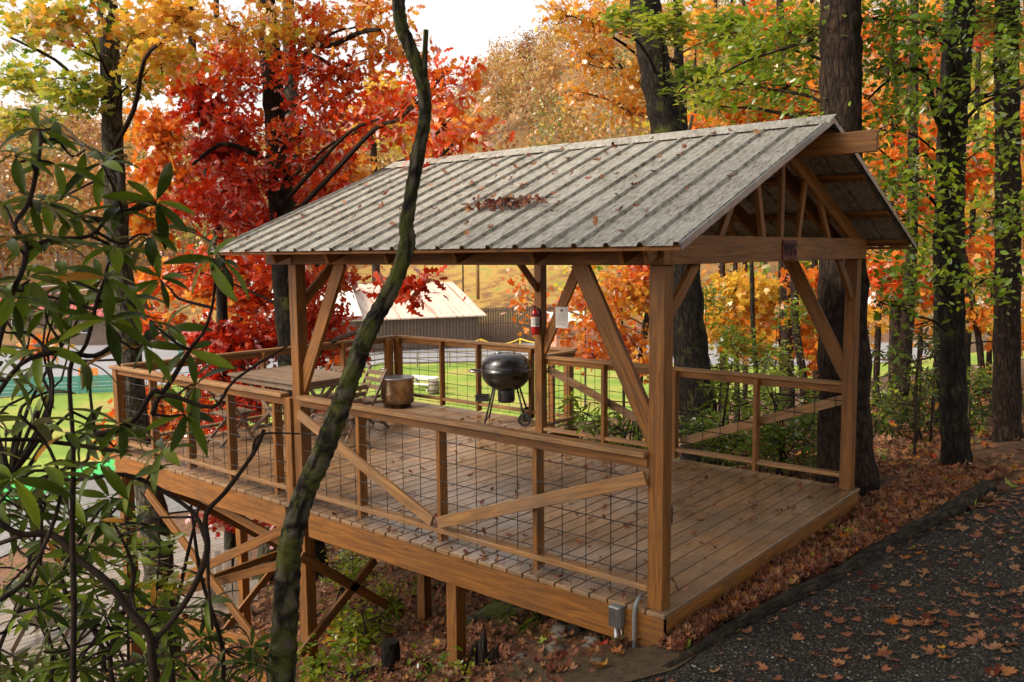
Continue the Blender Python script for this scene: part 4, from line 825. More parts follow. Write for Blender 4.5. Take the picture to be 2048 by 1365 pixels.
for i, (u, z) in enumerate(WO):
    hue = wr.choice([.5, .58, .66, .74, .84, .9, .93]); k_ = 20/z; w_ = wr.uniform(7, 13)*22/z; ln = wr.uniform(-12, 12)
    bl = [(u+wr.uniform(-90, 90), v+wr.uniform(-20, 20), z+wr.uniform(-1.5, 1.5), 75, 55, int(8 if v < 480 else 8), hue+wr.uniform(-.06, .06), .08) for v in ((40, 150, 270, 380, 470, 560, 640) if u > 1390 else (430, 540, 620))]
    tree('woodland_tree', WLAB[i], [(u+ln*2, -60 if u > 1390 else 380, w_*.8), (u+ln, 300 if u > 1390 else 500, w_), (u, 560, w_*1.15), (u-ln*.5, 700, w_*1.3)], z, wr.choice(['bark', 'barkbrown', 'barklichen']), bl, size=.0075*z, per=14, spread=.014*z, up=.4, twr=.0004*z, top=1, sides=8, dn=1.1, group='woodland trees behind the pavilion')
# trunks seen under the deck
for lab, px, Z, mt in (('stout dark trunk below the deck, left of the mossy leaning tree', [(548, 1060, 40), (535, 1130, 52), (518, 1250, 62), (500, 1330, 86)], 13.5, 'barklichen'),
                       ('narrow trunk below the deck behind the crossed braces', [(474, 1060, 26), (468, 1160, 30), (464, 1270, 36)], 14.5, 'barklichen')):
    tree('oak_tree', lab, px, Z, mt, [], top=0, sides=12)

# ---- far hillside: tree cover that reads as one mass
def hill_forest():
    tp = []
    for k in range(6):
        n_ = 430; d = rng.normal(size=(n_, 3)); d /= np.linalg.norm(d, axis=1, keepdims=True); rr = ru(0, 1, n_)**.35
        lob = 1+.35*np.sin(d[:, 0]*5+k)*np.cos(d[:, 1]*4+k*2)+.2*np.sin(d[:, 2]*7+k)
        tp.append(d*rr[:, None]*lob[:, None]*V((1, 1, 1.15)))
    P = []; R_ = []; Sz = []; wd = MB(); cnt = 0; tries = 0
    while cnt < 860 and tries < 15000:
        tries += 1
        a = math.radians(ru(4, 82)); r = 106+ru(0, 1)**1.3*220; x, y = CAM[0]+r*math.cos(a), CAM[1]+r*math.sin(a); adeg = math.degrees(a)
        if r < 128 and 33 < adeg < 56: continue
        z = gz((x, y)); hh = ru(9, 16); rad = hh*ru(.26, .36); cnt += 1
        bare = ru(0, 1) < (.36 if adeg < 45 else .2)
        mu = np.clip(rng.normal(.52 if adeg < 44 else .42, .30), .02, .98)
        b0 = V((x, y, z-.5)); tilt = V((rng.normal()*.5, rng.normal()*.5, 0)); top = b0+V((0, 0, hh*.9))+tilt
        wd.tube([b0, (b0+top)/2+tilt*.3, top], [.17, .11, .04], 4, cap=False)
        for _ in range(9 if bare else 3):
            f = ru(.3, .85); s_ = b0+(top-b0)*f; dd = V((rng.normal(), rng.normal(), 1.2+abs(rng.normal())*.6)); dd /= np.linalg.norm(dd); wd.tube([s_, s_+dd*hh*ru(.15, .32)], [.06, .02], 3, cap=False)
        if bare and ru(0, 1) < .6: continue
        c = b0+(top-b0)*.72+V((0, 0, .3)); q = tp[int(ru(0, 6))]; an = ru(0, 6.28); cs, sn = math.cos(an), math.sin(an)
        q = q[: (120 if bare else 430)]
        q = np.stack([q[:, 0]*cs-q[:, 1]*sn, q[:, 0]*sn+q[:, 1]*cs, q[:, 2]], 1)*V((rad, rad, hh*.34)); P.append(c+q)
        R_.append(np.clip(mu+rng.normal(size=len(q))*.07, 0, 1)); Sz.append(np.full(len(q), ru(.40, .58)))
    P = np.concatenate(P); R_ = np.concatenate(R_); Sz = np.concatenate(Sz)*ru(.6, 1.3, len(P))
    o = scatter('hillside_forest', P, leaf_rot(len(P), .25), Sz, CLUMP[0], CLUMP[1], R_, M['hill'], None, (0, 0, 0), wd, [M['hill'], M['barkpale']])
    kind(o, 'stuff'); tag(o, 'golden and rusty autumn woods covering the hillside beyond the valley', 'forest')
hill_forest()
# ---- rhododendrons
def rhodo(name, label, whorls, stems, size, group=None, lo=5, hi=9, stemr=1.0, leafrnd=(.35, .22), base=None, droop=.45, twgs=True):
    """whorls: list of world tips with a pointing direction"""
    base = tuple(base if base is not None else (whorls[0][0][0], whorls[0][0][1], gz(whorls[0][0])))
    t_ = thing(name, base, label, 'shrub', group); st = MB()
    SP = []
    for pl in stems:
        sp = smooth(pl, 4); st.tube(sp[:, :3], sp[:, 3]*stemr, 7, jit=.08); SP.append(sp[:, :3])
    SPc = np.concatenate(SP) if SP else None
    P = []; Rm = []; Sz = []; Rn = []
    for c, dr in whorls:
        c = V(c, float); dr = V(dr, float); dr /= np.linalg.norm(dr)
        if SPc is not None and twgs:
            dd = np.linalg.norm(SPc-c, axis=1)+np.maximum(0, SPc[:, 2]-c[2])*1.5; a = SPc[int(np.argmin(dd))]; L = np.linalg.norm(c-a); m1 = a+(c-a)*.4+rng.normal(size=3)*.10*L; m2 = a+(c-a)*.75+rng.normal(size=3)*.05*L-V((0, 0, .04*L))
            sp = smooth([a, m1, m2, c], 3); st.tube(sp, np.linspace(.0055+.004*min(L, 1), .003, len(sp))*stemr, 5, cap=False)
        n_ = int(ru(lo, hi)); ph = ru(0, 6.28); h = V((1., 0, 0)) if abs(dr[0]) < .8 else V((0, 1., 0)); a = np.cross(dr, h); a /= np.linalg.norm(a); b_ = np.cross(dr, a); mu = rng.normal(leafrnd[0], leafrnd[1]*.5)
        for k in range(n_):
            t = ph+6.283*k/n_+rng.normal()*.18; rad = a*math.cos(t)+b_*math.sin(t); el = ru(-.15, .55)-droop*ru(.2, 1)
            d = rad*math.cos(el)+dr*math.sin(el)+V((0, 0, -.12)); d /= np.linalg.norm(d)
            nrm = dr*math.cos(el)-rad*math.sin(el)+rng.normal(size=3)*.22; nrm -= d*(nrm@d); nrm /= np.linalg.norm(nrm); x_ = np.cross(d, nrm)
            P.append(c+d*.008+dr*ru(-.012, .012)); Rm.append(np.stack([x_, d, nrm], 1)); Sz.append(size*ru(.7, 1.2)); Rn.append(np.clip(mu+rng.normal()*leafrnd[1], 0, .94) if ru(0, 1) > .012 else .985)
    st.build('stems', M['twig'], t_, base, True)
    scatter('leaves', np.array(P), np.array(Rm), np.array(Sz), RLEAF[0], RLEAF[1], np.array(Rn), M['rhodo'], t_, base, smooth=True)
    return t_
def pst(l): return [(*at(u, v, z), min(w, 6+w*.32)/2*z/FPX) for u, v, w, z in l]
key = [(78, 258, 2.9), (108, 248, 3.1), (170, 300, 3.0), (205, 330, 2.9), (312, 402, 3.0), (238, 420, 3.0), (60, 400, 2.8), (420, 520, 3.0), (442, 520, 3.1), (60, 560, 2.6), (130, 560, 2.9), (212, 560, 2.8), (215, 640, 2.8), (300, 640, 3.1), (250, 600, 3.0), (285, 690, 3.0), (25, 600, 2.4), (20, 480, 2.5), (95, 490, 2.8), (300, 470, 3.1), (150, 430, 3.0), (330, 660, 3.2), (375, 700, 3.1), (30, 310, 2.7), (110, 330, 2.8), (230, 500, 3.0), (90, 620, 2.8),
       (390, 770, 3.2), (370, 830, 3.2), (240, 850, 3.0), (130, 870, 2.9), (60, 850, 2.8), (20, 760, 2.5), (85, 700, 2.8), (330, 900, 3.2), (270, 960, 3.2), (200, 930, 3.1), (95, 960, 2.8), (25, 960, 2.6), (320, 560, 3.3), (165, 720, 3.2)]
wh = []
def dirn(): d = rng.normal(size=3)*.55; d[2] = abs(d[2])*.5+.7; return d-AF*.25
for u, v, z in key: wh.append((at(u, v, z), dirn()))
for _ in range(30):
    u = ru(-60, 260)*ru(.5, 1); v = ru(400, 1000); z = ru(2.6, 4.2)
    if 120 < u < 260 and 640 < v < 980 and ru(0, 1) < .75: continue
    wh.append((at(u, v, z), dirn()))
stems = [pst([(312, 1420, 40, 3.1), (306, 1330, 38, 3.1), (298, 1270, 34, 3.1), (262, 1225, 30, 3.1), (215, 1165, 30, 3.1), (160, 1120, 28, 3.1), (105, 1070, 24, 3.1), (30, 1065, 20, 3.05), (-60, 1000, 20, 3)]),
         pst([(300, 1290, 24, 3.1), (350, 1235, 18, 3.15), (390, 1170, 18, 3.15), (415, 1100, 20, 3.15), (412, 1030, 15, 3.15), (450, 985, 12, 3.15), (505, 910, 9, 3.15), (528, 860, 7, 3.15)]),
         pst([(415, 1090, 14, 3.15), (390, 1030, 11, 3.2), (330, 985, 10, 3.2), (250, 950, 11, 3.2), (150, 960, 8, 3.2), (20, 955, 6, 3.2)]),
         pst([(146, 1400, 18, 2.9), (148, 1200, 17, 2.9), (145, 1050, 14, 2.9), (147, 900, 11, 2.9), (140, 740, 10, 2.9), (172, 690, 8, 2.9), (195, 600, 8, 2.9), (210, 560, 7, 2.9)]),
         pst([(-30, 830, 16, 2.6), (40, 730, 14, 2.6), (120, 705, 11, 2.8), (190, 712, 10, 2.9), (240, 680, 8, 2.9)]),
         pst([(-20, 760, 22, 2.5), (20, 600, 20, 2.5), (45, 540, 18, 2.5), (52, 490, 16, 2.6), (30, 450, 12, 2.6), (60, 400, 10, 2.7), (80, 300, 8, 2.8), (78, 262, 6, 2.9)]),
         pst([(52, 500, 12, 2.6), (100, 480, 10, 2.8), (180, 472, 8, 2.9), (225, 430, 7, 3), (310, 408, 6, 3)]),
         pst([(305, 830, 14, 3.1), (330, 790, 10, 3.1), (425, 815, 9, 3.1), (470, 760, 6, 3.1), (578, 690, 4, 3.1)]),
         pst([(190, 870, 16, 3.1), (260, 850, 14, 3.1), (305, 785, 12, 3.1), (330, 780, 10, 3.1), (380, 700, 8, 3.1), (410, 660, 7, 3.1), (427, 600, 6, 3.1), (432, 530, 5, 3.0)]),
         pst([(-20, 880, 9, 2.9), (60, 880, 10, 3), (150, 890, 11, 3.1), (250, 905, 8, 3.1)]),
         pst([(0, 1200, 12, 2.6), (60, 1150, 10, 2.7), (120, 1000, 8, 2.8), (100, 900, 7, 2.8), (40, 830, 6, 2.7)]),
         pst([(505, 910, 6, 3.15), (520, 870, 5, 3.15), (600, 868, 3, 3.15)]),
         pst([(415, 1100, 8, 3.15), (418, 1180, 6, 3.15), (425, 1260, 5, 3.15)])]
rhodo('rhododendron_bush', 'large dark rhododendron filling the left foreground with drooping whorls of leaves', wh, stems, .152, base=at(306, 1420, 3.1), leafrnd=(.45, .26))
# lower thicket of the same kind, denser towards the bottom left
wh2 = []
for _ in range(115):
    u = ru(-60, 420); v = ru(960, 1400); z = ru(3.2, 5.6)
    if u > 330 and v < 1150: continue
    if 200 < u < 420 and 960 < v < 1180 and ru(0, 1) < .6: continue
    wh2.append((at(u, v, z), dirn()))
for _ in range(22): wh2.append((at(ru(330, 560), ru(1270, 1420), ru(4.6, 5.6)), dirn()))
stems2 = [pst([(u0, 1440, 14, z), (u0+ru(-30, 30), 1300, 11, z), (u0+ru(-60, 60), 1150, 8, z), (u0+ru(-80, 80), 1010, 5, z)]) for u0, z in ((20, 3.8), (90, 4.2), (180, 4.6), (240, 3.9), (360, 5), (440, 5.2))]
rhodo('rhododendron_bush', 'tangled rhododendron thicket along the bottom left corner', wh2, stems2, .125, base=at(200, 1440, 4.2), leafrnd=(.35, .24))
# bushes beyond the railing and right woods: (u range, v range, Z range, whorls, label)
def bush(label, u0, u1, v0, v1, z0, z1, n_, size, name='rhododendron_bush', lr=(.5, .25), ns=5):  # lr: leaf tone; raised values paint stronger sun into the colour
    w_ = [(at(ru(u0, u1), v0+(v1-v0)*ru(0, 1)**.8, ru(z0, z1)), dirn()) for _ in range(n_)]
    st_ = []
    for k in range(ns):
        u = ru(u0, u1); zz = ru(z0, z1); b0 = at(u, v1, zz); b0[2] = gz(b0)-.05; t1 = at(u+ru(-.2, .2)*(u1-u0), v0+.15*(v1-v0), zz); m_ = (b0+t1)/2+rng.normal(size=3)*.12
        st_.append([(*b0, .02), (*m_, .014), (*t1, .007)])
    bb = at((u0+u1)/2, v1, (z0+z1)/2); bb[2] = gz(bb)
    return rhodo(name, label, w_, st_, size, 'rhododendrons in the woods', base=bb, leafrnd=lr)
bush('bright rhododendron behind the rear railing, below the yellow maple', 1395, 1560, 700, 930, 10.5, 13.5, 90, .17, lr=(.62, .2))
bush('rhododendron against the railing beside the massive trunk', 1540, 1680, 740, 960, 10, 12.5, 70, .16, lr=(.5, .2))
bush('rhododendron just right of the grill railing', 1130, 1330, 790, 900, 10, 12.5, 60, .16, lr=(.68, .18))
bush('dark drooping rhododendron between the massive trunk and the layered green tree', 1745, 1885, 640, 870, 10.5, 12.5, 70, .17, lr=(.15, .15))
bush('low dark rhododendron behind the layered green tree', 1925, 2010, 760, 900, 11, 13, 34, .16, lr=(.2, .18))
bush('rhododendron sprouting under the deck left of the inner post', 655, 800, 1190, 1320, 8.5, 10, 46, .14, lr=(.6, .2))
bush('small rhododendron seedling beside the mossy fallen log', 1005, 1110, 1225, 1300, 6.6, 7.2, 14, .10, lr=(.4, .15), ns=2)
bush('rhododendron sprouting between the two stump posts', 830, 900, 1150, 1260, 9.5, 11, 22, .13, lr=(.75, .15), ns=3)
# leafy shrubs: light green understory
def shrub(label, blobs, size, leaf='green', per=12, tpl=OVATE, name='leafy_shrub', grp='understory shrubs', up=.6, spread=.13, stems=4):
    B = []
    for u, v, z, a, c, n_, mu, sd in blobs: s_ = z/FPX; B.append((at(u, v, z), (a*s_, max(a, c)*s_*.7, c*s_), n_, mu, sd))
    c0 = B[0][0].copy(); base = V((c0[0], c0[1], gz(c0))); t_ = thing(name, tuple(base), label, 'shrub', grp)
    st = MB()
    for c, rad, n_, mu, sd in B:
        for k in range(2):
            b0 = V((c[0]*.6+base[0]*.4+rng.normal()*.1, c[1]*.6+base[1]*.4+rng.normal()*.1, 0)); b0[2] = gz(b0)-.05
            st.tube([b0, (b0+c)/2+rng.normal(size=3)*.1, c+rng.normal(size=3)*rad*.4], [.014, .010, .004], 5, cap=False)
    P, R_, tw = foliage(B, None, per, spread, .6, False, twr=.003)
    st.build('stems', M['twig'], t_, tuple(base)); tw.build('twigs', M['twig'], t_, tuple(base))
    scatter('leaves', P, leaf_rot(len(P), up), size*ru(.6, 1.25, len(P)), tpl[0], tpl[1], R_, M[leaf], t_, tuple(base)); return t_
shrub('airy bright green sapling thicket behind the railing right of centre', [(1420, 600, 15, 60, 60, 34, .62, .12), (1460, 690, 14.5, 80, 60, 44, .6, .12), (1540, 720, 14.5, 70, 50, 32, .64, .1), (1600, 640, 15, 50, 80, 26, .6, .14), (1440, 760, 14, 70, 40, 26, .58, .12)], .085, per=16)
shrub('dense green thicket low behind the far railing', [(1400, 860, 11, 60, 40, 30, .5, .14), (1470, 880, 10.5, 60, 36, 30, .55, .14), (1550, 880, 10.5, 60, 36, 28, .5, .14), (1620, 850, 10.5, 40, 50, 22, .5, .14), (1200, 850, 11.5, 60, 30, 18, .6, .1)], .08, per=15)
shrub('yellow green brush between the massive trunk and the layered green tree', [(1760, 800, 13, 50, 60, 22, .62, .14), (1830, 780, 14, 50, 50, 22, .66, .12), (1880, 860, 12.5, 40, 40, 16, .6, .14), (1960, 760, 14, 60, 50, 22, .62, .14), (2040, 800, 13, 40, 60, 16, .6, .14)], .085, per=14)
shrub('yellowing green shrub behind the corner of the deck on the right', [(1860, 940, 11, 70, 40, 16, .7, .12), (1780, 960, 10.5, 50, 40, 12, .55, .2), (1950, 870, 12, 60, 40, 12, .7, .15)], .09)
shrub('orange and yellow saplings beyond the end of the log', [(1850, 880, 15, 70, 50, 16, .5, .12), (1960, 820, 16, 60, 50, 14, .52, .1), (1780, 900, 14, 40, 60, 10, .5, .12), (2030, 900, 14, 50, 40, 10, .4, .1)], .12, 'autumn', tpl=MAPLE)
shrub('small yellow green maple seedlings in front of the crossed braces', [(310, 1100, 4.8, 60, 30, 7, .66, .1), (325, 1170, 4.8, 60, 30, 10, .80, .06), (250, 1050, 4.9, 60, 30, 6, .8, .08), (180, 1150, 5, 70, 60, 12, .76, .1), (320, 1210, 4.8, 40, 16, 5, .8, .1), (90, 1180, 5, 80, 80, 12, .6, .15)], .088, per=6, tpl=OVATE, up=.75, spread=.06)
shrub('yellow green undergrowth below the deck behind the stump', [(720, 1260, 9, 70, 50, 34, .72, .14), (860, 1200, 10.5, 60, 40, 28, .8, .12), (960, 1210, 10.5, 50, 30, 20, .75, .2), (640, 1330, 7.5, 60, 20, 14, .6, .15), (700, 1140, 12, 70, 40, 30, .68, .12), (770, 1200, 11, 50, 50, 26, .75, .14), (1080, 1240, 8.5, 40, 26, 12, .6, .12)], .075, per=15)
shrub('orange leaved undergrowth glowing below the deck', [(930, 1180, 13, 60, 30, 18, .48, .1), (880, 1230, 12, 50, 24, 12, .44, .1), (1010, 1190, 13, 50, 20, 8, .5, .1)], .10, 'autumn', tpl=MAPLE)
shrub('ragged weeds in front of the stump posts at the bottom', [(860, 1330, 5.8, 50, 24, 8, .6, .15), (930, 1330, 5.8, 40, 26, 6, .75, .1), (720, 1350, 6.2, 50, 16, 8, .55, .2)], .05, per=9, spread=.06)
# ------------------------------------------------------------------ valley buildings and fences
FH = V([AF[0], AF[1], 0]); FH /= np.linalg.norm(FH); RH = V([AR[0], AR[1], 0]); RH /= np.linalg.norm(RH)
def frame(deg): c, s = math.cos(math.radians(deg)), math.sin(math.radians(deg)); d = RH*c+FH*s; return d, V([-d[1], d[0], 0])
UPV = V([0, 0, 1.])
def gpoint(u, Z, z=-6.0): p = at(u, 600, Z); p[2] = z; return p
def house(name, label, A, deg, L, D, wh, rh, mroof, mwall, group='buildings in the valley', seams=.6, over=.5, batten=0, windows=(), doors=(), trim=None, cat='building'):
    d, n = frame(deg); A = V(A, float); t_ = thing(name, tuple(A), label, cat, group)
    def P(x, y, z): return A+d*x+n*y+UPV*z
    def w_(b, nme, mm, par=t_, base=tuple(A)): return b.build(nme, M[mm], par, base)
    b = MB(); c = [(0, 0), (L, 0), (L, D), (0, D)]
    for i in range(4):
        a, e = c[i], c[(i+1) % 4]; ln = math.hypot(e[0]-a[0], e[1]-a[1])
        b.poly([P(*a, -1), P(*e, -1), P(*e, wh), P(*a, wh)], [(-1, 0), (-1, ln), (wh, ln), (wh, 0)], ru(.3, .7))
    for x in (0, L): b.poly([P(x, 0, wh), P(x, D, wh), P(x, D/2, rh)], [(0, 0), (0, D), (2, D/2)], .5)
    if batten:
        x = 0
        while x < L:
            b.beam(P(x, -.04, 0), P(x, -.04, wh-.05), batten*.55, .05, tuple(n), rnd=ru(.2, .8)); x += batten
    w_(b, 'wall', mwall)
    sl = (rh-wh)/(D/2); hl = math.hypot(D/2+over, sl*(D/2+over))
    for s in (0, 1):
        y0, y1 = (-over, D/2) if s == 0 else (D+over, D/2); z0 = wh-sl*over+.06; z1 = rh+.06
        b = MB(); b.poly([P(-over, y0, z0), P(L+over, y0, z0), P(L+over, y1, z1), P(-over, y1, z1)], [(0, 0), (L, 0), (L, hl), (0, hl)])
        b.poly([P(-over, y0, z0-.1), P(L+over, y0, z0-.1), P(L+over, y1, z1-.1), P(-over, y1, z1-.1)], [(0, 0), (L, 0), (L, hl), (0, hl)])
        b.poly([P(-over, y0, z0-.1), P(L+over, y0, z0-.1), P(L+over, y0, z0), P(-over, y0, z0)], [(0, 0), (L, 0), (L, .1), (0, .1)])
        x = -over
        while seams and x <= L+over+.01: b.beam(P(x, y0, z0+.02), P(x, y1, z1+.02), .05, .05); x += seams
        w_(b, 'roof', mroof)
    if trim: b = MB(); b.beam(P(-over, -over-.02, wh-sl*over-.05), P(L+over, -over-.02, wh-sl*over-.05), .05, .22); w_(b, 'trim', trim)
    for x, z, ww, hh in windows:
        b = MB(); b.beam(P(x, -.03, z), P(x+ww, -.03, z), .06, hh); f_ = w_(b, 'window', 'white'); b = MB(); b.beam(P(x+.06, -.045, z), P(x+ww-.06, -.045, z), .05, hh-.14); w_(b, 'pane', 'glassdark', f_)
    for x, ww, hh, mm in doors: b = MB(); b.beam(P(x+ww/2, -.03, 0), P(x+ww/2, -.03, hh), ww, .06, tuple(n)); w_(b, 'door', mm)
    return t_
house('barn', 'board-sided barn with a pale metal roof streaked with rust', gpoint(690, 71.5), 23, 12.0, 17.4, 2.95, 5.5, 'barnroof', 'fencewood', batten=.30)
house('store_building', 'low building with a bright white metal roof and red trim left of the barn', gpoint(520, 69), 20, 7.6, 12, 3.4, 6.3, 'white', 'fencewood', trim='pinkroof', windows=((1, 1.7, 1, 1), (4, 1.7, 1, 1)))
house('long_building', 'long grey building with a red roof at the far left', gpoint(-260, 84), 6, 17, 9, 3.2, 4.6, 'pinkroof', 'fencewood', windows=((10, 1.8, 1, 1), (13, 1.8, 1, 1)), seams=1.2)
house('long_building', 'short red-roofed building with a white awning beside the big left trunk', gpoint(136, 80), 6, 5.2, 7, 3.0, 4.5, 'pinkroof', 'fencewood', seams=.5, windows=((1, 1.7, 1, 1),))
house('shed', 'small salmon shed with a teal door seen under the orange maple', gpoint(352, 66), 8, 2.4, 3, 2.3, 3.0, 'pinkroof', 'pinkwall', doors=((.0, .35, 2.1, 'teal'),), seams=.4, over=.2)
house('shed', 'white-roofed open shelter glimpsed right of the diagonal brace with the notice', gpoint(1112, 66, -5), 14, 2.6, 3, 2.0, 2.6, 'white', 'pinkwall', over=.25)
house('shed', 'white-roofed shed far behind the trunks on the right', gpoint(1925, 60, -4), -18, 3.4, 4, 1.6, 2.6, 'white', 'fencewood')
a_ = gpoint(1737, 52, -3.3); t_ = thing('canopy_tent', tuple(a_), 'white peaked tent top showing between the corner post and red leaves', 'tent')
b = MB(); R2 = 1.1
cs = [a_+RH*x*R2+FH*y*R2+UPV*1.9 for x, y in ((-1, -1), (1, -1), (1, 1), (-1, 1))]; md = [a_+RH*x*R2*.35+FH*y*R2*.35+UPV*2.8 for x, y in ((-1, -1), (1, -1), (1, 1), (-1, 1))]; tp_ = a_+UPV*3.9
for i in range(4): j = (i+1) % 4; b.poly([cs[i], cs[j], md[j], md[i]], [(0, 0), (1, 0), (1, 1), (0, 1)]); b.poly([md[i], md[j], tp_], [(0, 0), (1, 0), (.5, 1)])
b.build('canopy', M['white'], t_, tuple(a_))
for q in cs: b = MB(); b.beam(q-UPV*2.6, q, .06, .06, tuple(RH)); b.build('pole', M['white'], t_, tuple(a_))
# roof vent on the store building
v0 = at(706, 570, 78); vt = thing('roof_vent', tuple(v0), 'small grey louvred vent box standing on the roof line beside the barn', 'vent', None)
b = MB(); b.beam(v0-RH*.45, v0+RH*.45, .6, .5); b.build('housing', M['alu'], vt, tuple(v0)); b = MB(); b.beam(v0-RH*.55+UPV*.3, v0+RH*.55+UPV*.3, .8, .08); b.build('cap', M['white'], vt, tuple(v0)); b = MB(); b.beam(v0-UPV*1.6, v0-UPV*.26, .4, .4, tuple(RH)); b.build('base', M['alu'], vt, tuple(v0))
def polyfence(name, label, pts, rails, ph, every, mat, pw=.1, rh=.09, z0=None, group='fences in the valley', cat='fence'):
    pts = [V(p, float) for p in pts]; t_ = thing(name, tuple(pts[0]), label, cat, group)
    for a, e in zip(pts[:-1], pts[1:]):
        L = np.linalg.norm(e-a); k = max(1, int(round(L/every)))
        for i in range(k+1 if e is pts[-1] else k):
            p_ = a+(e-a)*i/k; b = MB(); b.beam(p_-UPV*.3, p_+UPV*ph, pw, pw, tuple(RH)); b.build('post', M[mat], t_, tuple(pts[0]))
        for z in rails: b = MB(); b.beam(a+UPV*z-FH*.06, e+UPV*z-FH*.06, .035, rh); b.build('rail', M[mat], t_, tuple(pts[0]))
    return t_
polyfence('rail_fence', 'brown split-rail fence along the lawn behind the rear railing', [oz(640, 760), oz(770, 738), oz(1090, 730), oz(1300, 742)], (.35, .75, 1.15), 1.25, 2.6, 'oldwood')
polyfence('rail_fence', 'brown rail fence around the green turf at lower left', [oz(60, 1062), oz(325, 1012), oz(430, 990)], (.45, .95), 1.05, 2.2, 'fencewood')
polyfence('board_fence', 'teal painted rail fence between the road and the lawn at far left', [oz(-120, 800), oz(160, 790), oz(255, 786)], (.2, .42, .64, .86, 1.06), 1.2, 3.0, 'teal', rh=.19)
d_, n_ = frame(23); fa = gpoint(690, 71.5)+d_*12.1+n_*2.5; t_ = thing('board_fence', tuple(fa), 'tall grey-brown board fence running right from the barn', 'fence', 'fences in the valley')
b = MB(); x = 0
while x < 9.5: b.beam(fa+d_*x-UPV*.5, fa+d_*x+UPV*(3.3+ru(-.03, .03)), .02, .20, tuple(d_), rnd=ru(.1, .9)); x += .245
b.build('boards', M['fencewood'], t_, tuple(fa))
for z in (.6, 1.8, 3.0): b = MB(); b.beam(fa+n_*.06+UPV*z, fa+d_*9.4+n_*.06+UPV*z, .06, .1); b.build('rail', M['fencewood'], t_, tuple(fa))
# yellow rope barrier
rp = [oz(640, 716), oz(740, 704), oz(850, 699), oz(962, 697), oz(1040, 696), oz(1180, 702)]; t_ = thing('rope_barrier', tuple(rp[0]), 'yellow rope slung between short posts along the far edge of the road', 'rope barrier')
for p_ in rp: b = MB(); b.beam(p_-UPV*.2, p_+UPV*.85, .13, .13, tuple(RH)); b.build('post', M['rope'], t_, tuple(rp[0]))
for a, e in zip(rp[:-1], rp[1:]): b = MB(); b.tube([a+(e-a)*f+UPV*(.80-.45*4*f*(1-f)) for f in np.linspace(0, 1, 9)], .055, 6); b.build('rope', M['rope'], t_, tuple(rp[0]), True)
# utility pole and lines
p_ = at(956, 582, 100); b = MB(); b.tube([p_-UPV*1, p_+UPV*3, p_+UPV*9], [.2, .18, .15], 10); u_ = thing('utility_pole', tuple(p_), 'brown wooden utility pole on the grassy slope above the barn', 'pole'); b.build('pole', M['woodrail'], u_, tuple(p_), True); b = MB(); b.beam(p_+UPV*8.2-RH*1.1, p_+UPV*8.2+RH*1.1, .1, .12); b.build('crossarm', M['barkbrown'], u_, tuple(p_))
for k, (a, e, lab) in enumerate((((-150, 590, 60), (760, 440, 105), 'upper power line crossing the far left hillside'), ((-150, 604, 60), (760, 456, 105), 'lower power line crossing the far left hillside'))):
    a, e = at(*a), at(*e); b = MB(); b.tube([a+(e-a)*f-UPV*1.6*4*f*(1-f) for f in np.linspace(0, 1, 14)], .035, 5, cap=False); o = b.build('power_line', M['white'], None, tuple(a)); tag(o, lab, 'cable', 'power lines')
# picnic table and barrels on the lawn
def picnic(c, deg):
    d, n = frame(deg); c = V(c, float); t_ = thing('picnic_table', tuple(c), 'pale wooden picnic table out on the sunny lawn', 'picnic table')
    def bl(b, nm): return b.build(nm, M['white'] if nm != 'leg' else M['oldwood'], t_, tuple(c))
    b = MB()
    for k in range(5): b.beam(c-d*1.05+n*(-.32+.16*k)+UPV*.76, c+d*1.05+n*(-.32+.16*k)+UPV*.76, .145, .05)
    bl(b, 'tabletop')
    for s in (-1, 1):
        b = MB()
        for k in (0, 1): b.beam(c-d*1.05+n*s*(.68+.15*k)+UPV*.45, c+d*1.05+n*s*(.68+.15*k)+UPV*.45, .14, .05)
        bl(b, 'bench')
    for s in (-1, 1):
        for q in (-1, 1): b = MB(); b.beam(c+d*.75*s+n*.75*q, c+d*.75*s+n*.25*q+UPV*.74, .05, .1, tuple(d)); bl(b, 'leg')
        b = MB(); b.beam(c+d*.75*s-n*.8+UPV*.41, c+d*.75*s+n*.8+UPV*.41, .05, .09); bl(b, 'crossbar')
picnic(oz(846, 779), -28)
for k, (u, v, lab) in enumerate(((868, 790, 'weathered grey barrel bin beside the picnic table'), (771, 762, 'weathered grey barrel bin showing above the fire pit'))):
    c = oz(u, v); t_ = thing('barrel', tuple(c), lab, 'barrel', 'barrel bins on the lawn'); b = MB(); b.lathe([(.001, 0), (.27, 0), (.31, .25), (.325, .45), (.31, .68), (.27, .9), (.25, .9), (.25, .8), (.001, .8)], 20, c); b.build('staves', M['oldwood'], t_, tuple(c), True); b = MB()
    for z in (.12, .3, .62, .8): b.lathe([(.30+.03*math.sin(z*3.3), z-.02), (.305+.03*math.sin(z*3.3), z+.02)], 20, c)
    b.build('hoops', M['dkmetal'], t_, tuple(c), True)
c = oz(178, 778); b = MB(); b.beam(c-RH*.62+UPV*.75, c+RH*.62+UPV*.75, .04, 1.15); o = b.build('display_board', M['orange'], None, tuple(c)); tag(o, 'plain orange board standing at the road edge on the far left', 'board')
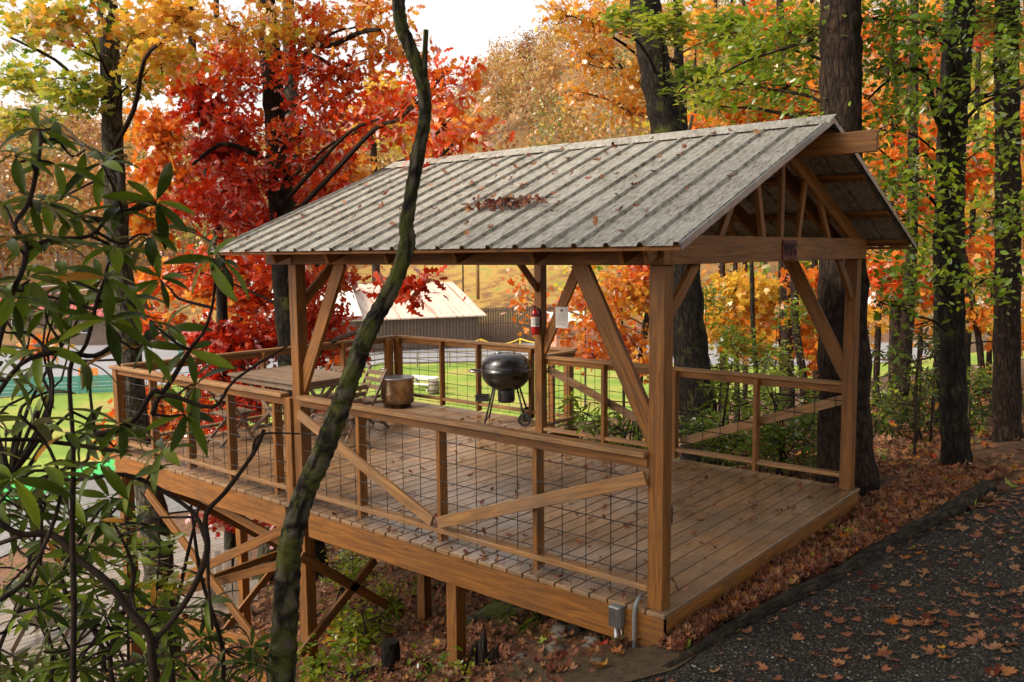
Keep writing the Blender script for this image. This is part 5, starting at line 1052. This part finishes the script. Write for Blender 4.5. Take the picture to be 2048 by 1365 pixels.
# ---- lower platform with lounge chairs
pz = -3.12; t_ = thing('lower_platform', (1, 10, pz), 'low weathered grey boarded platform down the slope below the deck', 'deck')
b = MB(); y = 7.75
while y < 12.4: b.box(-2.6, y, pz-.03, 4.3, y+.137, pz+random.uniform(-.002, .002), 'x'); y += .145
b.build('boards', M['oldwood'], t_, (1, 10, pz), bevel=.003)
for x0, y0, x1, y1 in ((-2.6, 7.70, 4.3, 7.74), (-2.6, 12.42, 4.3, 12.46)): b = MB(); b.box(x0, y0, pz-.22, x1, y1, pz-.01, 'x'); b.build('rim_joist', M['oldwood'], t_, (1, 10, pz))
for x, y in ((-2.5, 7.8), (1, 7.8), (4.1, 7.8), (-2.5, 12.2), (1, 12.2), (4.1, 12.2)): b = MB(); b.box(x, y, pz-3, x+.1, y+.1, pz-.035, 'z'); b.build('support_post', M['oldwood'], t_, (1, 10, pz))
def lounge(p, rz, lab):
    t_ = thing('lounge_chair', (0, 0, 0), lab, 'chair', 'slatted lounge chairs on the lower platform')
    def bl(b, n): return b.build(n, M['oldwood'], t_, (0, 0, 0), False, .003)
    b = MB()
    for k in range(6): b.box(-.27, -.28+.09*k, .30-.022*k+.06, .27, -.20+.09*k, .32-.022*k+.06, 'x')
    bl(b, 'seat'); b = MB()
    for k in range(5): x = -.22+.11*k; b.beam((x*.85, .22, .24), (x*1.35, .62, 1.0-.5*x*x), .095, .02, (0, -1, .5))
    b.beam((-.3, .40, .55), (.3, .40, .55), .03, .07); bl(b, 'backrest')
    for s in (-1, 1):
        b = MB(); b.box(s*.36-.065, -.38, .545, s*.36+.065, .42, .567, 'y'); bl(b, 'armrest')
        b = MB(); b.box(s*.33-.012, -.34, 0, s*.33+.012, -.24, .54, 'z'); bl(b, 'leg')
        b = MB(); b.beam((s*.305, -.34, .36), (s*.305, .60, .05), .025, .11, (0, 0, 1)); bl(b, 'leg')
    t_.location = p; t_.rotation_euler = (0, 0, rz); return t_
q = onz(105, 1270, pz); lounge((q[0], q[1], pz), 2.4, 'weathered slatted lounge chair at the left of the lower platform')
q = onz(458, 1262, pz); lounge((q[0], q[1], pz), -.6, 'weathered slatted lounge chair on the lower platform behind the crossed braces')

# ------------------------------------------------------------------ small things on the slope
def ray_ground(u, v):
    d = AF+AR*(u-1024)/FPX-AU*(v-682.5)/FPX; t = 1.0
    for _ in range(4000):
        p = CAM+d*t
        if p[2] < gz(p): break
        t += .01 if t < 12 else .05
    return p
c = ray_ground(782, 1342); c[2] = gz(c)
b = MB(); b.tube([c-UPV*.3, c+V((0, 0, .05)), c+V((.004, 0, .2)), c+V((.0, .004, .26))], [.105, .085, .08, .078], 16, jit=.05); o = b.build('tree_stump', M['bark'], None, tuple(c), False); tag(o, 'short dark sawn stump on the leafy slope left of the near support post', 'stump')
c = ray_ground(965, 1338); c[2] = gz(c)
b = MB()
for dx, h_, r_ in ((-.06, .22, .03), (0, .30, .035), (.06, .16, .03), (.10, .20, .022)): s_ = c+RH*dx; b.tube([s_-UPV*.2, s_+UPV*h_*.6, s_+UPV*h_+RH*.02], [r_*1.3, r_, .004], 6, jit=.2)
o = b.build('tree_stump', M['barklichen'], None, tuple(c)); tag(o, 'splintered rotten stump just right of the near support post', 'stump')
a, e = ray_ground(930, 1248), ray_ground(1085, 1222); b = MB(); lp = smooth([(*(a-UPV*.02), .06), (*((a+e)/2+UPV*.08), .10), (*(e+UPV*.10), .11)], 5); b.tube(lp[:, :3], lp[:, 3], 12, jit=.08); o = b.build('fallen_log', M['barkmoss'], None, tuple(a), True); tag(o, 'short moss-covered fallen log lying under the deck', 'log')
a, e = ray_ground(700, 1358), ray_ground(640, 1372); b = MB(); b.tube([ray_ground(690, 1362)+UPV*.04, ray_ground(750, 1350)+UPV*.05], [.04, .035], 8, jit=.1); o = b.build('fallen_log', M['bark'], None, tuple(a)); tag(o, 'dark broken branch on the ground at the bottom, right of the mossy tree', 'log')
def rock(u, v, w, lab):
    c = ray_ground(u, v); Z = (c-CAM)@AF; r = w/2*Z/FPX; bm = bmesh.new(); bmesh.ops.create_icosphere(bm, subdivisions=3, radius=r)
    for q in bm.verts: n = q.co.normalized(); q.co *= 1+.22*math.sin(n.x*3+u)*math.cos(n.y*4+v)+.10*math.sin(n.z*9+n.x*7+w); q.co.z *= .55
    me = bpy.data.meshes.new('rock'); bm.to_mesh(me); bm.free(); me.materials.append(M['stone']); me.polygons.foreach_set('use_smooth', [True]*len(me.polygons)); me.uv_layers.new(name='UV')
    o = bpy.data.objects.new('rock', me); COL.objects.link(o); o.location = (c[0], c[1], gz(c)+r*.15); o.rotation_euler = (.2, .1, u); tag(o, lab, 'rock', 'rocks on the slope')
for q in ((1128, 1272, 62, 'largest grey rock beneath the deck rim'), (1108, 1302, 44, 'pale angular rock in front of the largest one'), (1185, 1290, 40, 'rounded rock nearest the electrical box'), (1040, 1318, 26, 'small rock between the rotten stump and the angular rock'), (1195, 1328, 30, 'small flat rock low on the slope, near the gravel edge')): rock(*q)
# soil bank by the near corner
P5 = [V((.35, -.02)), V((-.1, .05)), V((-.35, .4)), V((-.4, .9))]; P6 = [V((.5, -.30)), V((-.35, -.30)), V((-.9, 0)), V((-1.1, .7))]
sheet('soil_bank', P5, P6, M['soil'], .02, 24, 10)
# ------------------------------------------------------------------ fallen leaves
def lie(name, P, nrm, tilt, size, tpl, mu, sd, label=None, mat='litter', lift=.004):
    n = len(P); nr = np.asarray(nrm, float)+rng.normal(size=(n, 3))*tilt; R = quatmat(nr, ru(0, 6.283, n)); P = P+np.array([0, 0, 1.])*lift
    o = scatter(name, P, R, size, tpl[0], tpl[1], np.clip(rng.normal(mu, sd, n), 0, 1), M[mat]); kind(o, 'stuff')
    if label: tag(o, label, 'fallen leaves')
    return o
def curl(tpl, k): t = tpl[0].copy(); t[:, 2] = k*((t[:, 0]**2)*1.4+(t[:, 1]-.45)**2*1.0)-.0; t[:, 1] -= .45; return (t, tpl[1])
FLATM, CURLM, CURLO = curl(MAPLE, .25), curl(MAPLE, .9), curl(OAK, 1.1)
def gnorm(x, y): e = .05; return np.stack([-(ground_z(x+e, y)-ground_z(x-e, y))/(2*e), -(ground_z(x, y+e)-ground_z(x, y-e))/(2*e), np.ones_like(x)], 1)
def onground(x, y, up=.012): return np.stack([x, y, ground_z(x, y)+up], 1)
# gravel: denser to the right and in loose drifts
n = 26000; x = ru(-3.2, 9, n); y = ru(-5.5, -.1, n); dl = (x+.2)*.164+(y+.25)*.987
dens = .07+.30*np.clip((x+.5)/5, 0, 1)**1.2+.30*(np.sin(x*1.7+y*2.1)*np.sin(x*.9-y*1.6+1) > .35)
k = (dl < 0) & (ru(0, 1, n) < dens*.75); lie('gravel_leaves', onground(x[k], y[k], .018), gnorm(x[k], y[k]), .20, .035+.07*ru(0, 1, k.sum())**2, curl(MAPLE, .45), .52, .24, 'curled tan, red and orange leaves scattered over the dark gravel')
# drift between the log and the deck
n = 2400; x = ru(-.1, 5.6, n); dd = ru(0, 1, n)**.8; y = -.04-dd*(.12+.155*(x+.2)); lie('leaf_drift', onground(x, y, .02)+np.stack([0*x, 0*x, ru(0, .05, n)], 1), gnorm(x, y), .4, ru(.05, .11, n), CURLM, .48, .22, 'deep drift of dead leaves between the deck and the log')
# slope
n = 15000; x = ru(-2.5, 9, n); y = ru(.1, 9, n); lie('slope_leaves', onground(x, y, .015)+np.stack([0*x, 0*x, ru(0, .03, n)], 1), gnorm(x, y), .4, ru(.035, .09, n), CURLM, .5, .25, 'thick carpet of dead leaves on the slope below the deck')
n = 9000; x = ru(3.7, 22, n); y = ru(-9, 10, n); dl = (x+.2)*.164+(y+.2)*.987; k = dl > -.2; x, y = x[k], y[k]; lie('woodland_leaves', onground(x, y, .02), gnorm(x, y), .3, ru(.08, .16, len(x)), CURLM, .7, .25, 'orange and tan leaves covering the woodland floor on the right')
# deck
n = 330; x = ru(.1, LX, n); y = ru(.05, LE-.1, n); y[:120] = ru(0, 3.0, 120); lie('deck_leaves', np.stack([x, y, np.full(n, .006)], 1), np.array([[0, 0, 1.]]), .35, ru(.03, .085, n), CURLO, .25, .22, 'small curled brown and red leaves scattered on the deck boards')
n = 46; x = ru(.0, .12, n)-.04; y = ru(.1, 3.4, n); lie('deck_edge_leaves', np.stack([x, y, np.full(n, .006)], 1), np.array([[0, 0, 1.]]), .35, ru(.03, .07, n), CURLO, .3, .25, 'leaf crumbs caught under the near bottom rail')
n = 40; x = ru(3.5, 4.4, n); y = ru(4.2, 5.4, n); lie('ash_leaves', np.stack([x, y, np.full(n, .006)], 1), np.array([[0, 0, 1.]]), .4, ru(.03, .07, n), CURLO, .15, .15, 'dark leaf litter on the wet boards under the grill')
# roof
def roofpt(x, y): return np.stack([x, y, ZE+(x-XE)*PIT+.024], 1)
n = 130; x = ru(XE+.05, XR-.1, n); y = ru(-.3, 4.3, n); RN = np.array([[-PIT, 0, 1.]]); lie('roof_leaves', roofpt(x, y), RN, .35, ru(.03, .09, n), CURLO, .32, .22, 'brown and red leaves scattered over the metal roof')
n = 70; q = V(at(1010, 415, 1)-CAM); q = CAM+q*((ZE+.02-CAM[2]+(CAM[0]-XE)*PIT)/(q[2]-q[0]*PIT)); x = rng.normal(q[0], .05, n); y = rng.normal(q[1], .20, n); lie('leaf_clump', roofpt(x, y)+np.stack([0*x, 0*x, ru(0, .03, n)], 1), RN, .6, ru(.05, .10, n), CURLO, .22, .2, 'clump of dead leaves and twigs caught mid-roof')
b = MB()
for _ in range(16):
    a = roofpt(V([q[0]+rng.normal()*.05]), V([q[1]+rng.normal()*.22]))[0]; d = rng.normal(size=3)*V((.10, .10, .02)); d[2] = abs(d[2])+.02+.4*max(0, rng.normal()*.05); b.tube([a, a+d*.5+rng.normal(size=3)*.01, a+d], [.004, .003, .002], 5, cap=False)
o = b.build('twig_tangle', M['twig'], None, tuple(q)); kind(o, 'stuff'); tag(o, 'dark twigs tangled in the leaf clump on the roof', 'twigs')
# loose stones of the gravel
n = 22000; x = ru(-2.6, 5, n); y = ru(-4.2, -.15, n); dl = (x+.2)*.164+(y+.35)*.987; k = dl < 0
PB = (np.array([(-.5, -.4, 0), (.5, -.3, 0), (.35, .45, 0), (-.3, .5, 0), (0, 0, .45)]), [[0, 1, 4], [1, 2, 4], [2, 3, 4], [3, 0, 4]])
o = scatter('gravel_stones', onground(x[k], y[k], .014), quatmat(np.array([[0, 0, 1.]])+rng.normal(size=(k.sum(), 3))*.3, ru(0, 6.28, k.sum())), ru(.006, .019, k.sum()), PB[0], PB[1], ru(0, 1, k.sum()), M['gravelstone']); kind(o, 'stuff'); tag(o, 'loose pale and dark stones of the gravel path', 'gravel')

# ---- unseen trees added round the camera so their crowns shade gravel and deck
def shade_tree(name, label, x, y, r, h, blobs, mat='bark'):
    z = gz((x, y)); base = (x, y, z); t_ = thing(name, base, label, 'tree', 'trees around the deck'); sp = smooth([(x, y, z-.3, r*1.4), (x, y, z+.4, r*1.1), (x+.1, y, z+h*.4, r), (x+.1, y+.2, z+h*.8, r*.6), (x, y, z+h, r*.2)], 4)
    b = MB(); b.tube(sp[:, :3], sp[:, 3], 12, jit=.04); b.build('trunk', M[mat], t_, base, True)
    P, R_, tw = foliage([(V(c, float), V(rr, float), n_, .5, .15) for c, rr, n_ in blobs], sp, 26, .3, .5, twr=.01); tw.build('branches', M['twig'], t_, base)
    scatter('crown', P, leaf_rot(len(P), .7), .38*ru(.7, 1.3, len(P)), CLUMP[0], CLUMP[1], R_, M['green'], t_, base)
shade_tree('oak_tree', 'unseen tall tree added behind the camera on the gravel side for shade', -7, -7.5, .3, 13, [((-6, -6, 9), (4, 4, 2), 140), ((-3, -4, 10.5), (3.5, 3.5, 1.6), 130), ((-8, -2, 9), (3, 3, 1.8), 90), ((-9, -9, 9), (4, 4, 2), 50), ((-5, -1, 11), (3, 3, 1.5), 50)])
shade_tree('oak_tree', 'unseen tall tree added on the gravel side right of the camera for shade', 3, -8, .3, 13, [((1, -5, 9), (3.5, 3, 1.8), 140), ((4, -5, 9.5), (3.5, 3, 1.8), 140), ((7, -5, 9), (3.5, 3, 2), 120), ((3, -9, 9), (4, 3, 2), 80), ((0, -2, 11), (3, 3, 1.4), 100), ((-1, -6, 8.5), (3, 3, 1.5), 50)])
shade_tree('oak_tree', 'unseen tall tree added left of the camera, out on the slope, for shade', -9, 5, .3, 12, [((-7.5, 4, 8), (3, 3, 2), 60), ((-6, 1.5, 9.5), (3, 3, 1.5), 60), ((-9, 8, 8), (3, 3, 2), 40)])
